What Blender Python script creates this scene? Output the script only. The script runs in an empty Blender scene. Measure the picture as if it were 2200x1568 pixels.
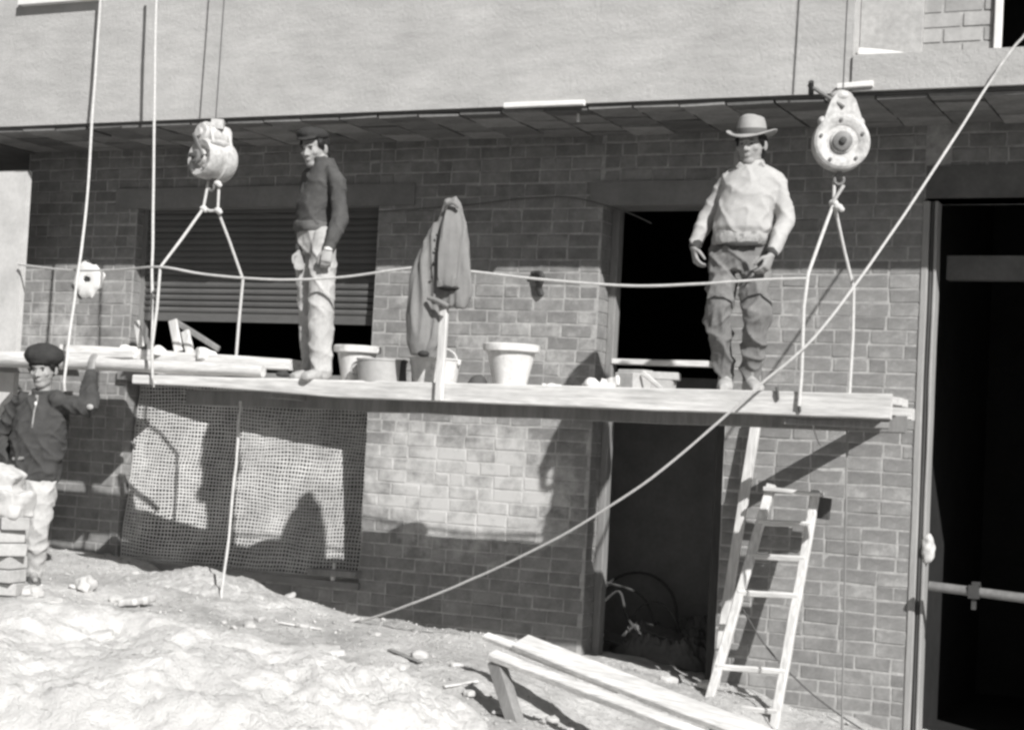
import bpy, bmesh, math, random
from mathutils import Vector, Matrix, noise
random.seed(7)
V = Vector
sc = bpy.context.scene
col = sc.collection

# ------------------------------------------------------------------ camera
FPX = 3600.0; YAW = math.radians(25); PITCH = math.atan(156/3600.0); ROLL = 0.052
fw = V((-math.sin(YAW)*math.cos(PITCH), math.cos(YAW)*math.cos(PITCH), math.sin(PITCH)))
r0 = V((math.cos(YAW), math.sin(YAW), 0)); u0 = r0.cross(fw)
cr, sr = math.cos(ROLL), math.sin(ROLL)
rt = cr*r0 + sr*u0; up = -sr*r0 + cr*u0
CAM = V((4.765, -11.444, 1.55))
cd = bpy.data.cameras.new('camera'); cam = bpy.data.objects.new('camera', cd); col.objects.link(cam)
cd.sensor_width = 36; cd.lens = FPX/2200*36; cd.clip_start = .1; cd.clip_end = 2000
cam.matrix_world = Matrix(((rt.x, up.x, -fw.x, CAM.x), (rt.y, up.y, -fw.y, CAM.y), (rt.z, up.z, -fw.z, CAM.z), (0, 0, 0, 1)))
sc.camera = cam

def A(x, y, Y):
    """point of the place seen at photo pixel (x, y) on the plane Y metres behind the brick front"""
    v = rt*((x-1100)/FPX) - up*((y-784)/FPX) + fw
    return CAM + v*((Y-CAM.y)/v.y)

# ------------------------------------------------------------------ light
SD = V((-1.12, 1.0, -1.06))                      # the way the sunlight travels
w = bpy.data.worlds.new('World'); sc.world = w; w.use_nodes = True
nt = w.node_tree; bg = nt.nodes['Background']
sky = nt.nodes.new('ShaderNodeTexSky'); sky.sky_type = 'NISHITA'; sky.sun_disc = False
sky.sun_elevation = math.atan2(-SD.z, math.hypot(SD.x, SD.y)); sky.sun_rotation = math.atan2(-SD.x, -SD.y)
bw = nt.nodes.new('ShaderNodeRGBToBW')           # black and white film
nt.links.new(sky.outputs[0], bw.inputs[0]); nt.links.new(bw.outputs[0], bg.inputs['Color'])
bg.inputs['Strength'].default_value = 0.05
sd = bpy.data.lights.new('sun', 'SUN'); sd.energy = 4.6; sd.angle = math.radians(0.6); sd.color = (1, .99, .975)
sun = bpy.data.objects.new('sun', sd); col.objects.link(sun); sun.rotation_euler = SD.to_track_quat('-Z', 'Y').to_euler()
sun.location = (9, -9, 9)
sc.view_settings.view_transform = 'Standard'; sc.view_settings.look = 'None'
sc.view_settings.exposure = 0.45; sc.view_settings.gamma = 1
sc.render.engine = 'CYCLES'
sc.cycles.max_bounces = 6; sc.cycles.diffuse_bounces = 4; sc.cycles.filter_width = 2.8

# ------------------------------------------------------------------ materials
def mat(name, g, var=.18, scale=5, rough=.9, bump=.25, bscale=70, bdist=.004, orand=0.0, spec=.2, island=0.0,
        spots=None, stretch=None, extra=None, grain=None):
    m = bpy.data.materials.new(name); m.use_nodes = True
    n = m.node_tree.nodes; L = m.node_tree.links; b = n['Principled BSDF']
    b.inputs['Roughness'].default_value = rough; b.inputs['Specular IOR Level'].default_value = spec
    tc = n.new('ShaderNodeTexCoord'); src = tc.outputs['Object']
    if stretch:
        mp = n.new('ShaderNodeMapping'); mp.inputs['Scale'].default_value = stretch; L.new(src, mp.inputs[0]); src = mp.outputs[0]
    def nz(s, d, rr=.6):
        t = n.new('ShaderNodeTexNoise'); t.inputs['Scale'].default_value = s; t.inputs['Detail'].default_value = d
        t.inputs['Roughness'].default_value = rr; L.new(src, t.inputs['Vector']); return t.outputs['Fac']
    def math_(op, a, bb):
        t = n.new('ShaderNodeMath'); t.operation = op
        for i, v in enumerate((a, bb)):
            if isinstance(v, (int, float)): t.inputs[i].default_value = v
            else: L.new(v, t.inputs[i])
        return t.outputs[0]
    def rng(v, a, bb, c, d):
        t = n.new('ShaderNodeMapRange'); t.inputs[1].default_value = a; t.inputs[2].default_value = bb
        t.inputs[3].default_value = c; t.inputs[4].default_value = d; L.new(v, t.inputs[0]); return t.outputs[0]
    val = rng(nz(scale, 5), .3, .7, g*(1-var), g*(1+var))
    fine = rng(nz(bscale*.6, 4), .25, .75, 1-var*.6, 1+var*.6)
    val = math_('MULTIPLY', val, fine)
    if orand:
        oi = n.new('ShaderNodeObjectInfo'); val = math_('MULTIPLY', val, rng(oi.outputs['Random'], 0, 1, 1-orand, 1+orand))
    if island:
        ge = n.new('ShaderNodeNewGeometry'); val = math_('MULTIPLY', val, rng(ge.outputs['Random Per Island'], 0, 1, 1-island, 1+island))
    if spots:                                     # (scale, threshold, width, value)
        s, t0, wd, sv = spots
        f = rng(nz(s, 6, .65), t0, t0+wd, 0, 1)
        mx = n.new('ShaderNodeMix'); mx.data_type = 'FLOAT'; L.new(f, mx.inputs[0]); L.new(val, mx.inputs[2]); mx.inputs[3].default_value = sv
        val = mx.outputs[0]
    if grain:                                     # streaks along the grain: (stretch, scale, depth)
        mp = n.new('ShaderNodeMapping'); mp.inputs['Scale'].default_value = grain[0]; L.new(tc.outputs['Object'], mp.inputs[0])
        t = n.new('ShaderNodeTexNoise'); t.inputs['Scale'].default_value = grain[1]; t.inputs['Detail'].default_value = 5; L.new(mp.outputs[0], t.inputs['Vector'])
        val = math_('MULTIPLY', val, rng(t.outputs['Fac'], .3, .7, 1-grain[2], 1+grain[2]*.6))
    if extra: val = extra(n, L, val, math_, rng)
    cc = n.new('ShaderNodeCombineColor')
    L.new(val, cc.inputs[0]); L.new(math_('MULTIPLY', val, .988), cc.inputs[1]); L.new(math_('MULTIPLY', val, .968), cc.inputs[2])
    L.new(cc.outputs[0], b.inputs['Base Color'])
    if bump:
        bp = n.new('ShaderNodeBump'); bp.inputs['Strength'].default_value = bump; bp.inputs['Distance'].default_value = bdist
        L.new(nz(bscale, 6, .7), bp.inputs['Height']); L.new(bp.outputs[0], b.inputs['Normal'])
    return m

def lime_wash(n, L, val, math_, rng):
    """mortar smeared over the bricks: heavy on the lower middle pier, patchy elsewhere"""
    ge = n.new('ShaderNodeNewGeometry'); pos = ge.outputs['Position']
    sp = n.new('ShaderNodeSeparateXYZ'); L.new(pos, sp.inputs[0])
    def d2(cx, cz, rx, rz):
        a = math_('DIVIDE', math_('SUBTRACT', sp.outputs[0], cx), rx); b = math_('DIVIDE', math_('SUBTRACT', sp.outputs[2], cz), rz)
        return math_('ADD', math_('MULTIPLY', a, a), math_('MULTIPLY', b, b))
    t = n.new('ShaderNodeTexNoise'); t.inputs['Scale'].default_value = 5.5; t.inputs['Detail'].default_value = 6; t.inputs['Roughness'].default_value = .7
    L.new(pos, t.inputs['Vector'])
    core = rng(d2(-.95, 1.15, 1.0, .62), .2, 1.25, .33, 0)
    core2 = rng(d2(-.8, 2.45, 1.1, .55), .2, 1.2, .10, 0)
    core3 = rng(d2(-5.0, 2.2, .6, .45), .2, 1.2, .22, 0)
    s = math_('ADD', math_('ADD', math_('ADD', t.outputs['Fac'], core), core2), core3)
    oi = n.new('ShaderNodeObjectInfo'); s = math_('ADD', s, rng(oi.outputs['Random'], 0, 1, -.09, .09))
    f = rng(s, .57, .86, 0, .85)
    mx = n.new('ShaderNodeMix'); mx.data_type = 'FLOAT'; L.new(f, mx.inputs[0]); L.new(val, mx.inputs[2]); mx.inputs[3].default_value = .52
    return mx.outputs[0]

def dark_unseen_ground(n, L, val, math_, rng):
    """out-of-view ground coloured dark to cut light bounced back onto the wall"""
    ge = n.new('ShaderNodeNewGeometry'); sp = n.new('ShaderNodeSeparateXYZ'); L.new(ge.outputs['Position'], sp.inputs[0])
    t = n.new('ShaderNodeTexNoise'); t.inputs['Scale'].default_value = .8; L.new(ge.outputs['Position'], t.inputs['Vector'])
    f = rng(math_('ADD', sp.outputs[1], math_('MULTIPLY', t.outputs['Fac'], 1.5)), -4.6, -3.6, 1, 0)
    mx = n.new('ShaderNodeMix'); mx.data_type = 'FLOAT'; L.new(f, mx.inputs[0]); L.new(val, mx.inputs[2]); mx.inputs[3].default_value = .13
    return mx.outputs[0]

M = {}
M['brick'] = mat('brick', .225, .22, 9, .92, .5, 90, .004, orand=.14, extra=lime_wash)
M['brick_far'] = mat('brick_far', .225, .22, 9, .92, .5, 90, .004, island=.14, extra=lime_wash)
M['mortar'] = mat('mortar', .36, .25, 12, .95, .6, 60, .006, extra=lime_wash)
M['render'] = mat('rendered_wall', .44, .09, 1.6, .93, .8, 40, .010, spots=(.9, .52, .3, .37), grain=((.5, 1, 2.2), 7, .10))
M['concrete'] = mat('concrete', .21, .15, 4, .9, .4, 50, .005)
M['ring_beam'] = mat('ring_beam', .06, .35, 3, .92, .4, 50, .005)
M['edging'] = mat('edging', .30, .15, 4, .9, .4, 50, .004, stretch=(3, 3, .5))
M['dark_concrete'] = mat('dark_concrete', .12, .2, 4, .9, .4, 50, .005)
M['clay'] = mat('soffit_clay', .19, .2, 5, .9, .4, 60, .005, orand=.42)
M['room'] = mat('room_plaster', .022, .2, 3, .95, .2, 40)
M['shutter'] = mat('shutter_wood', .11, .12, 6, .75, .2, 50, .002, orand=.12, stretch=(1, 6, 6))
M['timber'] = mat('timber', .62, .20, 3, .85, .6, 40, .005, stretch=(.35, 3, 3), spots=(5, .60, .14, .34), orand=.10, grain=((.25, 4, 4), 14, .22))
M['timber_x'] = mat('timber_upright', .60, .16, 3, .85, .6, 40, .005, stretch=(3, 3, .35), spots=(5, .60, .14, .34), grain=((4, 4, .25), 14, .22))
M['grey_timber'] = mat('grey_timber', .22, .2, 3, .85, .35, 40, .003, stretch=(3, 3, .4))
M['dark_timber'] = mat('dark_timber', .075, .2, 3, .85, .3, 40, .003, stretch=(3, 3, .4))
M['white_paint'] = mat('white_paint', .74, .08, 5, .7, .2, 60, .002)
M['plaster'] = mat('pale_plaster', .50, .15, 3, .93, .4, 45, .006)
M['mortar_blob'] = mat('fresh_mortar', .72, .1, 10, .9, .6, 60, .006)
M['sand'] = mat('white_sand', .72, .12, 3, .96, 1.0, 42, .03, spots=(4, .58, .2, .50))
M['soil'] = mat('sandy_soil', .56, .30, 1.7, .96, 1.0, 34, .035, spots=(2.0, .54, .2, .34), extra=dark_unseen_ground)
M['crumb'] = mat('soil_crumb', .40, .2, 3, .95, .5, 40, island=.3)
M['stone'] = mat('pale_stone', .47, .15, 5, .92, .7, 30, .01, orand=.15)
M['rope'] = mat('hemp_rope', .54, .12, 30, .9, .6, 200, .003, stretch=(1, 1, 2))
M['dark_rope'] = mat('dark_rope', .10, .15, 30, .9, .5, 200, .003)
M['steel'] = mat('steel_cable', .08, .1, 30, .5, .2, 200, .001, spec=.5)
M['iron'] = mat('dark_iron', .05, .2, 15, .6, .3, 80, .002, spec=.4)
M['hoist'] = mat('hoist_paint', .50, .25, 9, .7, .5, 60, .006, spots=(7, .50, .2, .24), spec=.3)
M['hoist_dark'] = mat('hoist_metal', .16, .2, 20, .55, .3, 60, .002, spec=.5)
M['bucket'] = mat('limed_bucket', .64, .14, 7, .8, .6, 40, .006, spots=(8, .58, .12, .40), grain=((1, 1, .25), 16, .15))
M['tub'] = mat('galvanised_tub', .36, .12, 8, .6, .2, 50, .002, spec=.5)
M['dirty_lime'] = mat('lime_mix', .60, .12, 9, .95, .6, 40, .01)
M['jacket'] = mat('hung_jacket', .21, .08, 12, .95, .35, 160, .002)
M['jacket_dark'] = mat('jacket_hollow_and_button', .045, .1, 12, .95, .2, 160, .002)  # near-black: shade in the sleeve hollows as colour, and the buttons
M['skin'] = mat('skin', .30, .08, 14, .6, .15, 90, .001, spec=.35)
M['hair'] = mat('hair', .018, .2, 60, .6, .5, 150, .004, spec=.4)
M['eye'] = mat('eye', .03, .1, 20, .3, 0, spec=.5)
M['dark_knit'] = mat('dark_knit', .080, .18, 14, .95, .6, 150, .004, spots=(9, .66, .1, .2))
M['pale_knit'] = mat('pale_knit', .42, .08, 12, .95, .5, 150, .004, spots=(5, .62, .16, .33))
M['dark_cloth'] = mat('dark_cloth', .060, .15, 10, .95, .4, 140, .003)
M['pale_cloth'] = mat('pale_work_cloth', .42, .14, 8, .95, .5, 120, .004, spots=(7, .58, .14, .28))
M['grey_cloth'] = mat('grey_work_cloth', .17, .2, 8, .95, .4, 120, .003, spots=(7, .58, .2, .32))
M['shirt'] = mat('pale_shirt', .34, .15, 14, .95, .3, 120, .003, spots=(16, .5, .1, .18))
M['shoe'] = mat('dusty_shoe', .36, .2, 14, .9, .4, 60, .003)
M['dark_shoe'] = mat('dark_shoe', .10, .3, 14, .8, .4, 60, .003)
M['felt'] = mat('felt_hat', .34, .1, 12, .95, .3, 140, .002)
M['felt_band'] = mat('hat_band', .12, .1, 12, .9, .2, 140, .002)
M['beret'] = mat('beret_wool', .040, .15, 14, .95, .5, 150, .004)
M['net'] = mat('net_twine', .52, .3, 3, .95, 0)
M['sack'] = mat('paper_sack', .50, .12, 6, .9, .4, 40, .004)

# ------------------------------------------------------------------ mesh builder
class MB:
    def __init__(s): s.v = []; s.f = []
    def add(s, vs, fs):
        k = len(s.v); s.v += [V(p) for p in vs]; s.f += [tuple(i+k for i in f) for f in fs]; return s
    def box(s, c, size, rot=None):
        x, y, z = [d/2 for d in size]; c = V(c)
        P = [V((a*x, b*y, d*z)) for a in (-1, 1) for b in (-1, 1) for d in (-1, 1)]
        if rot: P = [rot @ p for p in P]
        return s.add([c+p for p in P], [(0, 1, 3, 2), (4, 6, 7, 5), (0, 4, 5, 1), (2, 3, 7, 6), (0, 2, 6, 4), (1, 5, 7, 3)])
    def slab(s, x0, x1, y0, y1, z0, z1): return s.box(((x0+x1)/2, (y0+y1)/2, (z0+z1)/2), (x1-x0, y1-y0, z1-z0))
    def rings(s, R, closed_ends=True):
        n = len(R[0]); vs = [p for r in R for p in r]; fs = []
        for i in range(len(R)-1):
            for j in range(n):
                k = (j+1) % n; fs.append((i*n+j, i*n+k, (i+1)*n+k, (i+1)*n+j))
        if closed_ends:
            fs.append(tuple(range(n-1, -1, -1))); fs.append(tuple((len(R)-1)*n+j for j in range(n)))
        return s.add(vs, fs)
    def tube(s, pts, rad, seg=8, cap=False):
        pts = [V(p) for p in pts]
        if isinstance(rad, (int, float)): rad = [rad]*len(pts)
        rad = list(rad)
        if cap:                                     # rounded ends
            d0 = (pts[0]-pts[1]).normalized(); d1 = (pts[-1]-pts[-2]).normalized()
            a, ra, b, rb = pts[0], rad[0], pts[-1], rad[-1]
            pts = [a+d0*ra, a+d0*ra*.86, a+d0*ra*.5] + pts + [b+d1*rb*.5, b+d1*rb*.86, b+d1*rb]
            rad = [ra*.08, ra*.5, ra*.866] + rad + [rb*.866, rb*.5, rb*.08]
        R = []; prev = None
        for i, p in enumerate(pts):
            t = (pts[min(i+1, len(pts)-1)]-pts[max(i-1, 0)]).normalized()
            if prev is None: n = t.orthogonal().normalized()
            else:
                n = prev - t*prev.dot(t)
                n = n.normalized() if n.length > 1e-6 else t.orthogonal().normalized()
            prev = n; b = t.cross(n)
            R.append([p + (n*math.cos(a)+b*math.sin(a))*rad[i] for a in [2*math.pi*k/seg for k in range(seg)]])
        return s.rings(R)
    def loft(s, secs, lat, fwd, seg=24, pw=2.3):
        """secs: (centre, half width along lat, half depth along fwd)"""
        R = []
        for c, a, b in secs:
            r = []
            for k in range(seg):
                t = 2*math.pi*k/seg; cx, sx = math.cos(t), math.sin(t)
                e = 2/pw
                r.append(V(c)+lat*(a*math.copysign(abs(cx)**e, cx))+fwd*(b*math.copysign(abs(sx)**e, sx)))
            R.append(r)
        return s.rings(R)
    def ell(s, c, r, rot=None, seg=16, ring=10):
        vs = []; c = V(c)
        R = []
        for i in range(ring+1):
            ph = math.pi*(i+.02)/(ring+.04); row = []
            for k in range(seg):
                t = 2*math.pi*k/seg
                p = V((r[0]*math.sin(ph)*math.cos(t), r[1]*math.sin(ph)*math.sin(t), -r[2]*math.cos(ph)))
                row.append(c+(rot @ p if rot else p))
            R.append(row)
        return s.rings(R)
    def lathe(s, prof, c, rot=None, seg=28, sx=1, sy=1, closed=True):
        c = V(c); R = []
        for rr, z in prof:
            row = []
            for k in range(seg):
                t = 2*math.pi*k/seg; p = V((rr*sx*math.cos(t), rr*sy*math.sin(t), z)); row.append(c+(rot @ p if rot else p))
            R.append(row)
        return s.rings(R, closed)
    def plank(s, p0, p1, wd, th, upv=(0, 0, 1), jit=.003, n=None, w1=None, t1=None, ch=.006, wane=0):
        p0, p1 = V(p0), V(p1); d = (p1-p0); Ln = d.length; d.normalize()
        upv = V(upv); side = d.cross(upv).normalized(); upv = side.cross(d).normalized()
        n = n or max(3, int(Ln/.22)); R = []; sd_ = random.random()*99
        for i in range(n+1):
            t = i/n; c = p0.lerp(p1, t); ww = (wd+((w1 or wd)-wd)*t)/2; hh = (th+((t1 or th)-th)*t)/2
            q = [noise.noise(V((sd_+k*7.1, i*.5, k)))*jit*(1+wane) for k in range(4)]
            c = c + side*q[0]+upv*q[1]; ww += q[2]; hh += q[3]
            e = ch
            R.append([c+side*a+upv*b for a, b in ((-ww, -hh+e), (-ww, hh-e), (-ww+e, hh), (ww-e, hh), (ww, hh-e), (ww, -hh+e), (ww-e, -hh), (-ww+e, -hh))])
        return s.rings(R)
    def build(s, name, m, parent=None, smooth=False):
        lo = [min(p[i] for p in s.v) for i in range(3)]; hi = [max(p[i] for p in s.v) for i in range(3)]
        o = V(((lo[0]+hi[0])/2, (lo[1]+hi[1])/2, lo[2]))
        me = bpy.data.meshes.new(name); me.from_pydata([tuple(p-o) for p in s.v], [], s.f); me.update()
        bm = bmesh.new(); bm.from_mesh(me); bmesh.ops.recalc_face_normals(bm, faces=bm.faces[:]); bm.to_mesh(me); bm.free()
        return link(name, me, m, parent, o, smooth)
def link(name, me, m, parent, loc, smooth=False):
    ob = bpy.data.objects.new(name, me); col.objects.link(ob); ob.location = loc
    if m and not me.materials: me.materials.append(M[m])
    if smooth:
        me.polygons.foreach_set('use_smooth', [True]*len(me.polygons))
        if smooth == 1 and len(me.polygons) < 4000: me.set_sharp_from_angle(angle=math.radians(38))
    if parent: attach(ob, parent)
    return ob
def attach(ob, parent):
    ob.parent = parent; pl = V((0, 0, 0)); q = parent
    while q: pl += q.location; q = q.parent
    # parts are given in world place; take the parents' places off
    ob.location = V(ob.location)-pl
def tag(o, label=None, cat=None, group=None, kind=None):
    if label: o['label'] = label
    if cat: o['category'] = cat
    if group: o['group'] = group
    if kind: o['kind'] = kind
    return o
def thing(name, label, cat, loc, group=None):
    o = bpy.data.objects.new(name, None); col.objects.link(o); o.location = loc; o.empty_display_size = .2
    return tag(o, label, cat, group)
def solid(name, mb, voxel, it, m, parent, fold=None, loc=None):
    """one continuous skin round all the shapes of mb"""
    o = V((0, 0, 0)); me = bpy.data.meshes.new(name+'_raw'); me.from_pydata([tuple(p) for p in mb.v], [], mb.f); me.update()
    bm = bmesh.new(); bm.from_mesh(me); bmesh.ops.recalc_face_normals(bm, faces=bm.faces[:]); bm.to_mesh(me); bm.free()
    t = bpy.data.objects.new(name+'_raw', me); col.objects.link(t)
    r = t.modifiers.new('r', 'REMESH'); r.mode = 'VOXEL'; r.voxel_size = voxel
    if it: k = t.modifiers.new('s', 'SMOOTH'); k.iterations = it; k.factor = .5
    dg = bpy.context.evaluated_depsgraph_get()
    nm = bpy.data.meshes.new_from_object(t.evaluated_get(dg)); bpy.data.objects.remove(t); bpy.data.meshes.remove(me)
    nm.name = name
    if fold:
        ns = [v.normal.copy() for v in nm.vertices]
        for v, k_ in zip(nm.vertices, ns): v.co += k_*fold(v.co)
    lo = [min(v.co[i] for v in nm.vertices) for i in range(3)]; hi = [max(v.co[i] for v in nm.vertices) for i in range(3)]
    o = V(((lo[0]+hi[0])/2, (lo[1]+hi[1])/2, lo[2]))
    if loc is not None: o = V(loc)
    for v in nm.vertices: v.co -= o
    nm.update()
    return link(name, nm, m, parent, o, 2)
def curve_pts(P, n=8):
    """smooth path through the points"""
    P = [V(p) for p in P]; out = []
    for i in range(len(P)-1):
        a = P[max(i-1, 0)]; b = P[i]; c = P[i+1]; d = P[min(i+2, len(P)-1)]
        for k in range(n):
            t = k/n; out.append(.5*((2*b)+(c-a)*t+(2*a-5*b+4*c-d)*t*t+(3*b-a-3*c+d)*t**3))
    out.append(P[-1]); return out
def rope(name, P, r, label, m='rope', smooth_path=True, cat='rope', group=None, parent=None):
    pts = curve_pts(P, 8) if smooth_path else [V(p) for p in P]
    s_ = random.random()*50
    pts = [p + V((noise.noise(V((s_, i*.31, 0))), noise.noise(V((s_, i*.31, 9))), 0))*r*.55 for i, p in enumerate(pts)]
    ob = MB().tube(pts, [r*(1+.12*noise.noise(V((s_, i*1.7, 3)))) for i in range(len(pts))], 8).build(name, m, parent, True)
    if not parent: tag(ob, label, cat, group)
    return ob
# ================================================================== THE SETTING
# ------------------------------------------------------------------ ground
WB = [(-9, .50), (-5.5, .45), (-4, .38), (-2.9, .16), (-1.7, .02), (0, -.03), (1.1, -.12), (2.6, -.34), (4, -.38), (9, -.38)]
def interp(T, x):
    if x <= T[0][0]: return T[0][1]
    for (a, b), (c, d) in zip(T, T[1:]):
        if x <= c: return b+(d-b)*(x-a)/(c-a)
    return T[-1][1]
GP = [A(330, 1238, -.95), A(450, 1240, -.95), A(600, 1288, -.95), A(800, 1328, -.85), A(1000, 1362, -.75), A(1120, 1372, -.7),
      A(250, 1262, -1.2), A(70, 1250, -1.95), A(160, 1240, -1.6), A(300, 1305, -2.0), A(560, 1350, -1.9), A(760, 1385, -1.9), A(960, 1430, -2.2), A(1120, 1560, -2.75), A(880, 1520, -2.8),
      A(600, 1500, -3.1), A(200, 1480, -3.2), A(1480, 1470, -.45), A(1330, 1425, -.25), A(1560, 1500, -.5), V((1.9, -.8, -.30)), V((2.8, -.8, -.38)), V((1.5, -2.2, -.28)), V((.9, -3.4, -.3)),
      V((-6, -3, .25)), V((-8, -1, .45)), V((-4, -5, 0)), V((0, -5, -.25)), V((4, -4, -.4)), V((6, -8, -.1)), V((0, -9, -.1)), V((-6, -8, -.05)),
      V((4.7, -12, -.05))] + [V((x, -.05, interp(WB, x))) for x in (-7, -5.5, -4.6, -4, -3.4, -2.6, -1.7, -.9, 0, .6, 1.1, 1.9, 2.6, 4, 6)]
def gz(x, y):
    if abs(x) > 30 or y < -30 or y > 20: base = -.1
    else:
        sw = sz = 0
        for p in GP:
            d = (x-p.x)**2+(y-p.y)**2+.10; k = d**-1.9; sw += k; sz += k*p.z
        base = sz/sw
    p = V((x, y, 0))
    return base + .035*noise.noise(p*1.7)+.024*(.4-abs(noise.noise(p*4)))+.018*noise.noise(p*7)+.016*(.4-abs(noise.noise(p*14)))+.008*noise.noise(p*29)
def axis(a, b, st, far): 
    c = [a+i*st for i in range(int((b-a)/st)+1)]; lo = []; k = st*2; p = a
    while p > -far: k *= 1.5; p -= k; lo.append(p)
    hi = []; k = st*2; p = c[-1]
    while p < far: k *= 1.5; p += k; hi.append(p)
    return lo[::-1]+c+hi
gx = axis(-6.5, 4, .04, 400); gy = [y for y in axis(-4.6, .3, .04, 400) if y < .45]
g = MB(); nx = len(gx)
g.v = [V((x, y, gz(x, y))) for y in gy for x in gx]
g.f = [(j*nx+i, j*nx+i+1, (j+1)*nx+i+1, (j+1)*nx+i) for j in range(len(gy)-1) for i in range(nx-1)]
tag(g.build('ground', 'soil', None, True), 'pale trampled sandy soil in front of the building', None, None, 'structure')

def heap(name, cx, cy, rx, ry, h, rotz, m, label, lump=.2, cat='sand heap'):
    b = MB(); n = 120; c, s = math.cos(rotz), math.sin(rotz); sd_ = random.random()*40; R = []
    vs = []; fs = []
    for j in range(n+1):
        for i in range(n+1):
            u = -1+2*i/n; v = -1+2*j/n; rr = math.hypot(u, v)
            ang = math.atan2(v, u); wob = 1+.16*noise.noise(V((math.cos(ang)*1.3+sd_, math.sin(ang)*1.3, 0)))
            q = max(0, 1-rr/wob); z = h*(q**.75)*(1-.25*q)
            x = cx+(u*rx*c-v*ry*s); y = cy+(u*rx*s+v*ry*c); p = V((x+sd_, y, 0))
            z *= 1+lump*1.6*noise.noise(p*2.3)
            z += min(1, q*5)*(.10*noise.noise(p*2.6)+.07*(.5-abs(noise.noise(p*5.5)))+.035*(.5-abs(noise.noise(p*12)))+.022*(.5-abs(noise.noise(p*24)))+.014*noise.noise(p*48))*lump*4
            vs.append(V((x, y, gz(x, y)+z-(.03 if q <= 0 else 0)))); 
    fs = [(j*(n+1)+i, j*(n+1)+i+1, (j+1)*(n+1)+i+1, (j+1)*(n+1)+i) for j in range(n) for i in range(n)]
    return tag(b.add(vs, fs).build(name, m, None, True), label, cat)
P = A(330, 1420, -3.0)
heap('sand_heap', P.x+.05, P.y-.55, 1.9, 1.35, .33, .05, 'sand', 'large white sand heap filling the lower left foreground', .22)
P = A(760, 1500, -2.9)
heap('sand_heap', P.x, P.y-.35, 1.0, .85, .17, -.35, 'sand', 'low white sand heap right of the large foreground heap', .25)
P = A(420, 1255, -1.0)
heap('sand_heap', P.x, P.y, .95, .40, .05, -.1, 'soil', 'small greyish heap under the netted window', .12)

# ------------------------------------------------------------------ building
B = thing('brick_building', 'unfinished brick building with a pale rendered upper storey jutting out', 'building', (0, 0, 0))
XL, W0, W1, D0, D1, R1, R2 = -5.35, -4.15, -1.80, .10, 1.12, 2.46, 2.58
ZT = 3.86; WH, WS = 3.32, 1.97; LH, LS = 1.865, .36; DH = 3.30
TH = .32
core = MB()
for a, b, z0, z1 in ((XL, W0, -.6, ZT), (W1, D0, -.6, ZT), (D1, R1, -.6, ZT), (W0, W1, WH, ZT), (W0, W1, LH, WS), (W0, W1, -.6, LS), (D0, D1, DH, ZT), (R1, 6.5, DH+.02, ZT), (4.4, 6.5, -.6, DH+.02)):
    core.slab(a, b, .006, TH, z0, z1)
wall = core.build('brick_wall', 'mortar', B)
# brick courses
CH = .0965; JT = .011
def brick_mesh(name, L):
    me = bpy.data.meshes.new(name); h = CH-JT; d = .03; c = .005; b = MB()
    j = lambda: random.choice((1, 1, 1, 2.2))*random.uniform(-.0034, .0034)
    vs = []
    for y, k in ((d, 0), (c*.8, 0), (0, c)):
        for x, z in ((-L/2+k, -h/2+k), (L/2-k, -h/2+k), (L/2-k, h/2-k), (-L/2+k, h/2-k)): vs.append((x+j(), y+j()*.5, z+j()))
    fs = []
    for i in (0, 4):
        for q in range(4): fs.append((i+q, i+(q+1) % 4, i+4+(q+1) % 4, i+4+q))
    fs += [(8, 9, 10, 11), (3, 2, 1, 0)]
    me.from_pydata(vs, [], fs); me.update(); me.materials.append(M['brick']); 
    bm = bmesh.new(); bm.from_mesh(me); bmesh.ops.recalc_face_normals(bm, faces=bm.faces[:]); bm.to_mesh(me); bm.free()
    return me, vs, fs
STR = [brick_mesh('brick', .239) for _ in range(16)]; HED = [brick_mesh('brick_header', .114) for _ in range(8)]
bricks = []
def lay(x0, x1, z0, z1, lit):
    k0 = math.floor(z0/CH); z = k0*CH; row = k0
    while z < z1-.02:
        x = x0 + (.0 if row % 2 else -.125) + random.uniform(-.01, .01)
        while x < x1-.02:
            hd = random.random() < .2
            L = .125 if hd else .25
            a, b = max(x, x0), min(x+L, x1)
            if b-a > .05 and z+CH > z0:
                bricks.append(((a+b)/2, z+CH/2, b-a, hd, lit))
            x += L
        z += CH; row += 1
ZR = ZT-.022
lay(XL, W0, .35, ZR, 1); lay(W1, D0, -.2, ZR, 3); lay(D1, R1, -.5, ZR, 3); lay(R1+.16, 6.3, DH+.25, ZR, 0)
lay(W0, W1, WH+.19, ZR, 0); lay(D0, D1, DH+.2, ZR, 0); lay(W0, W1, -.05, LS-.06, 0)
def prio(b):
    x, z, L, hd, lit = b
    return (lit*10 + (2 if .2 < z < 2.85 else 0) - abs(z-1.6)*2.2 + (x*.4), L)
bricks.sort(key=prio, reverse=True)
rest = MB()
nb_ = 0
for i, (x, z, L, hd, lit) in enumerate(bricks):
    me, vs, fs = random.choice(HED if L < .18 else STR); L0 = .114 if L < .18 else .239
    sx = (L-JT)/L0; yy = random.uniform(.0005, .0042); z += random.uniform(-.003, .003)
    nb_ += 1
    if nb_ <= 300:
        o = bpy.data.objects.new('brick', me); col.objects.link(o); o.location = (x, yy, z); o.scale.x = sx
        o.rotation_euler = (0, random.uniform(-.016, .016), random.uniform(-.012, .012)); attach(o, wall)
    else:
        rest.add([V((p[0]*sx+x, p[1]+yy, p[2]+z)) for p in vs], fs)
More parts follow.
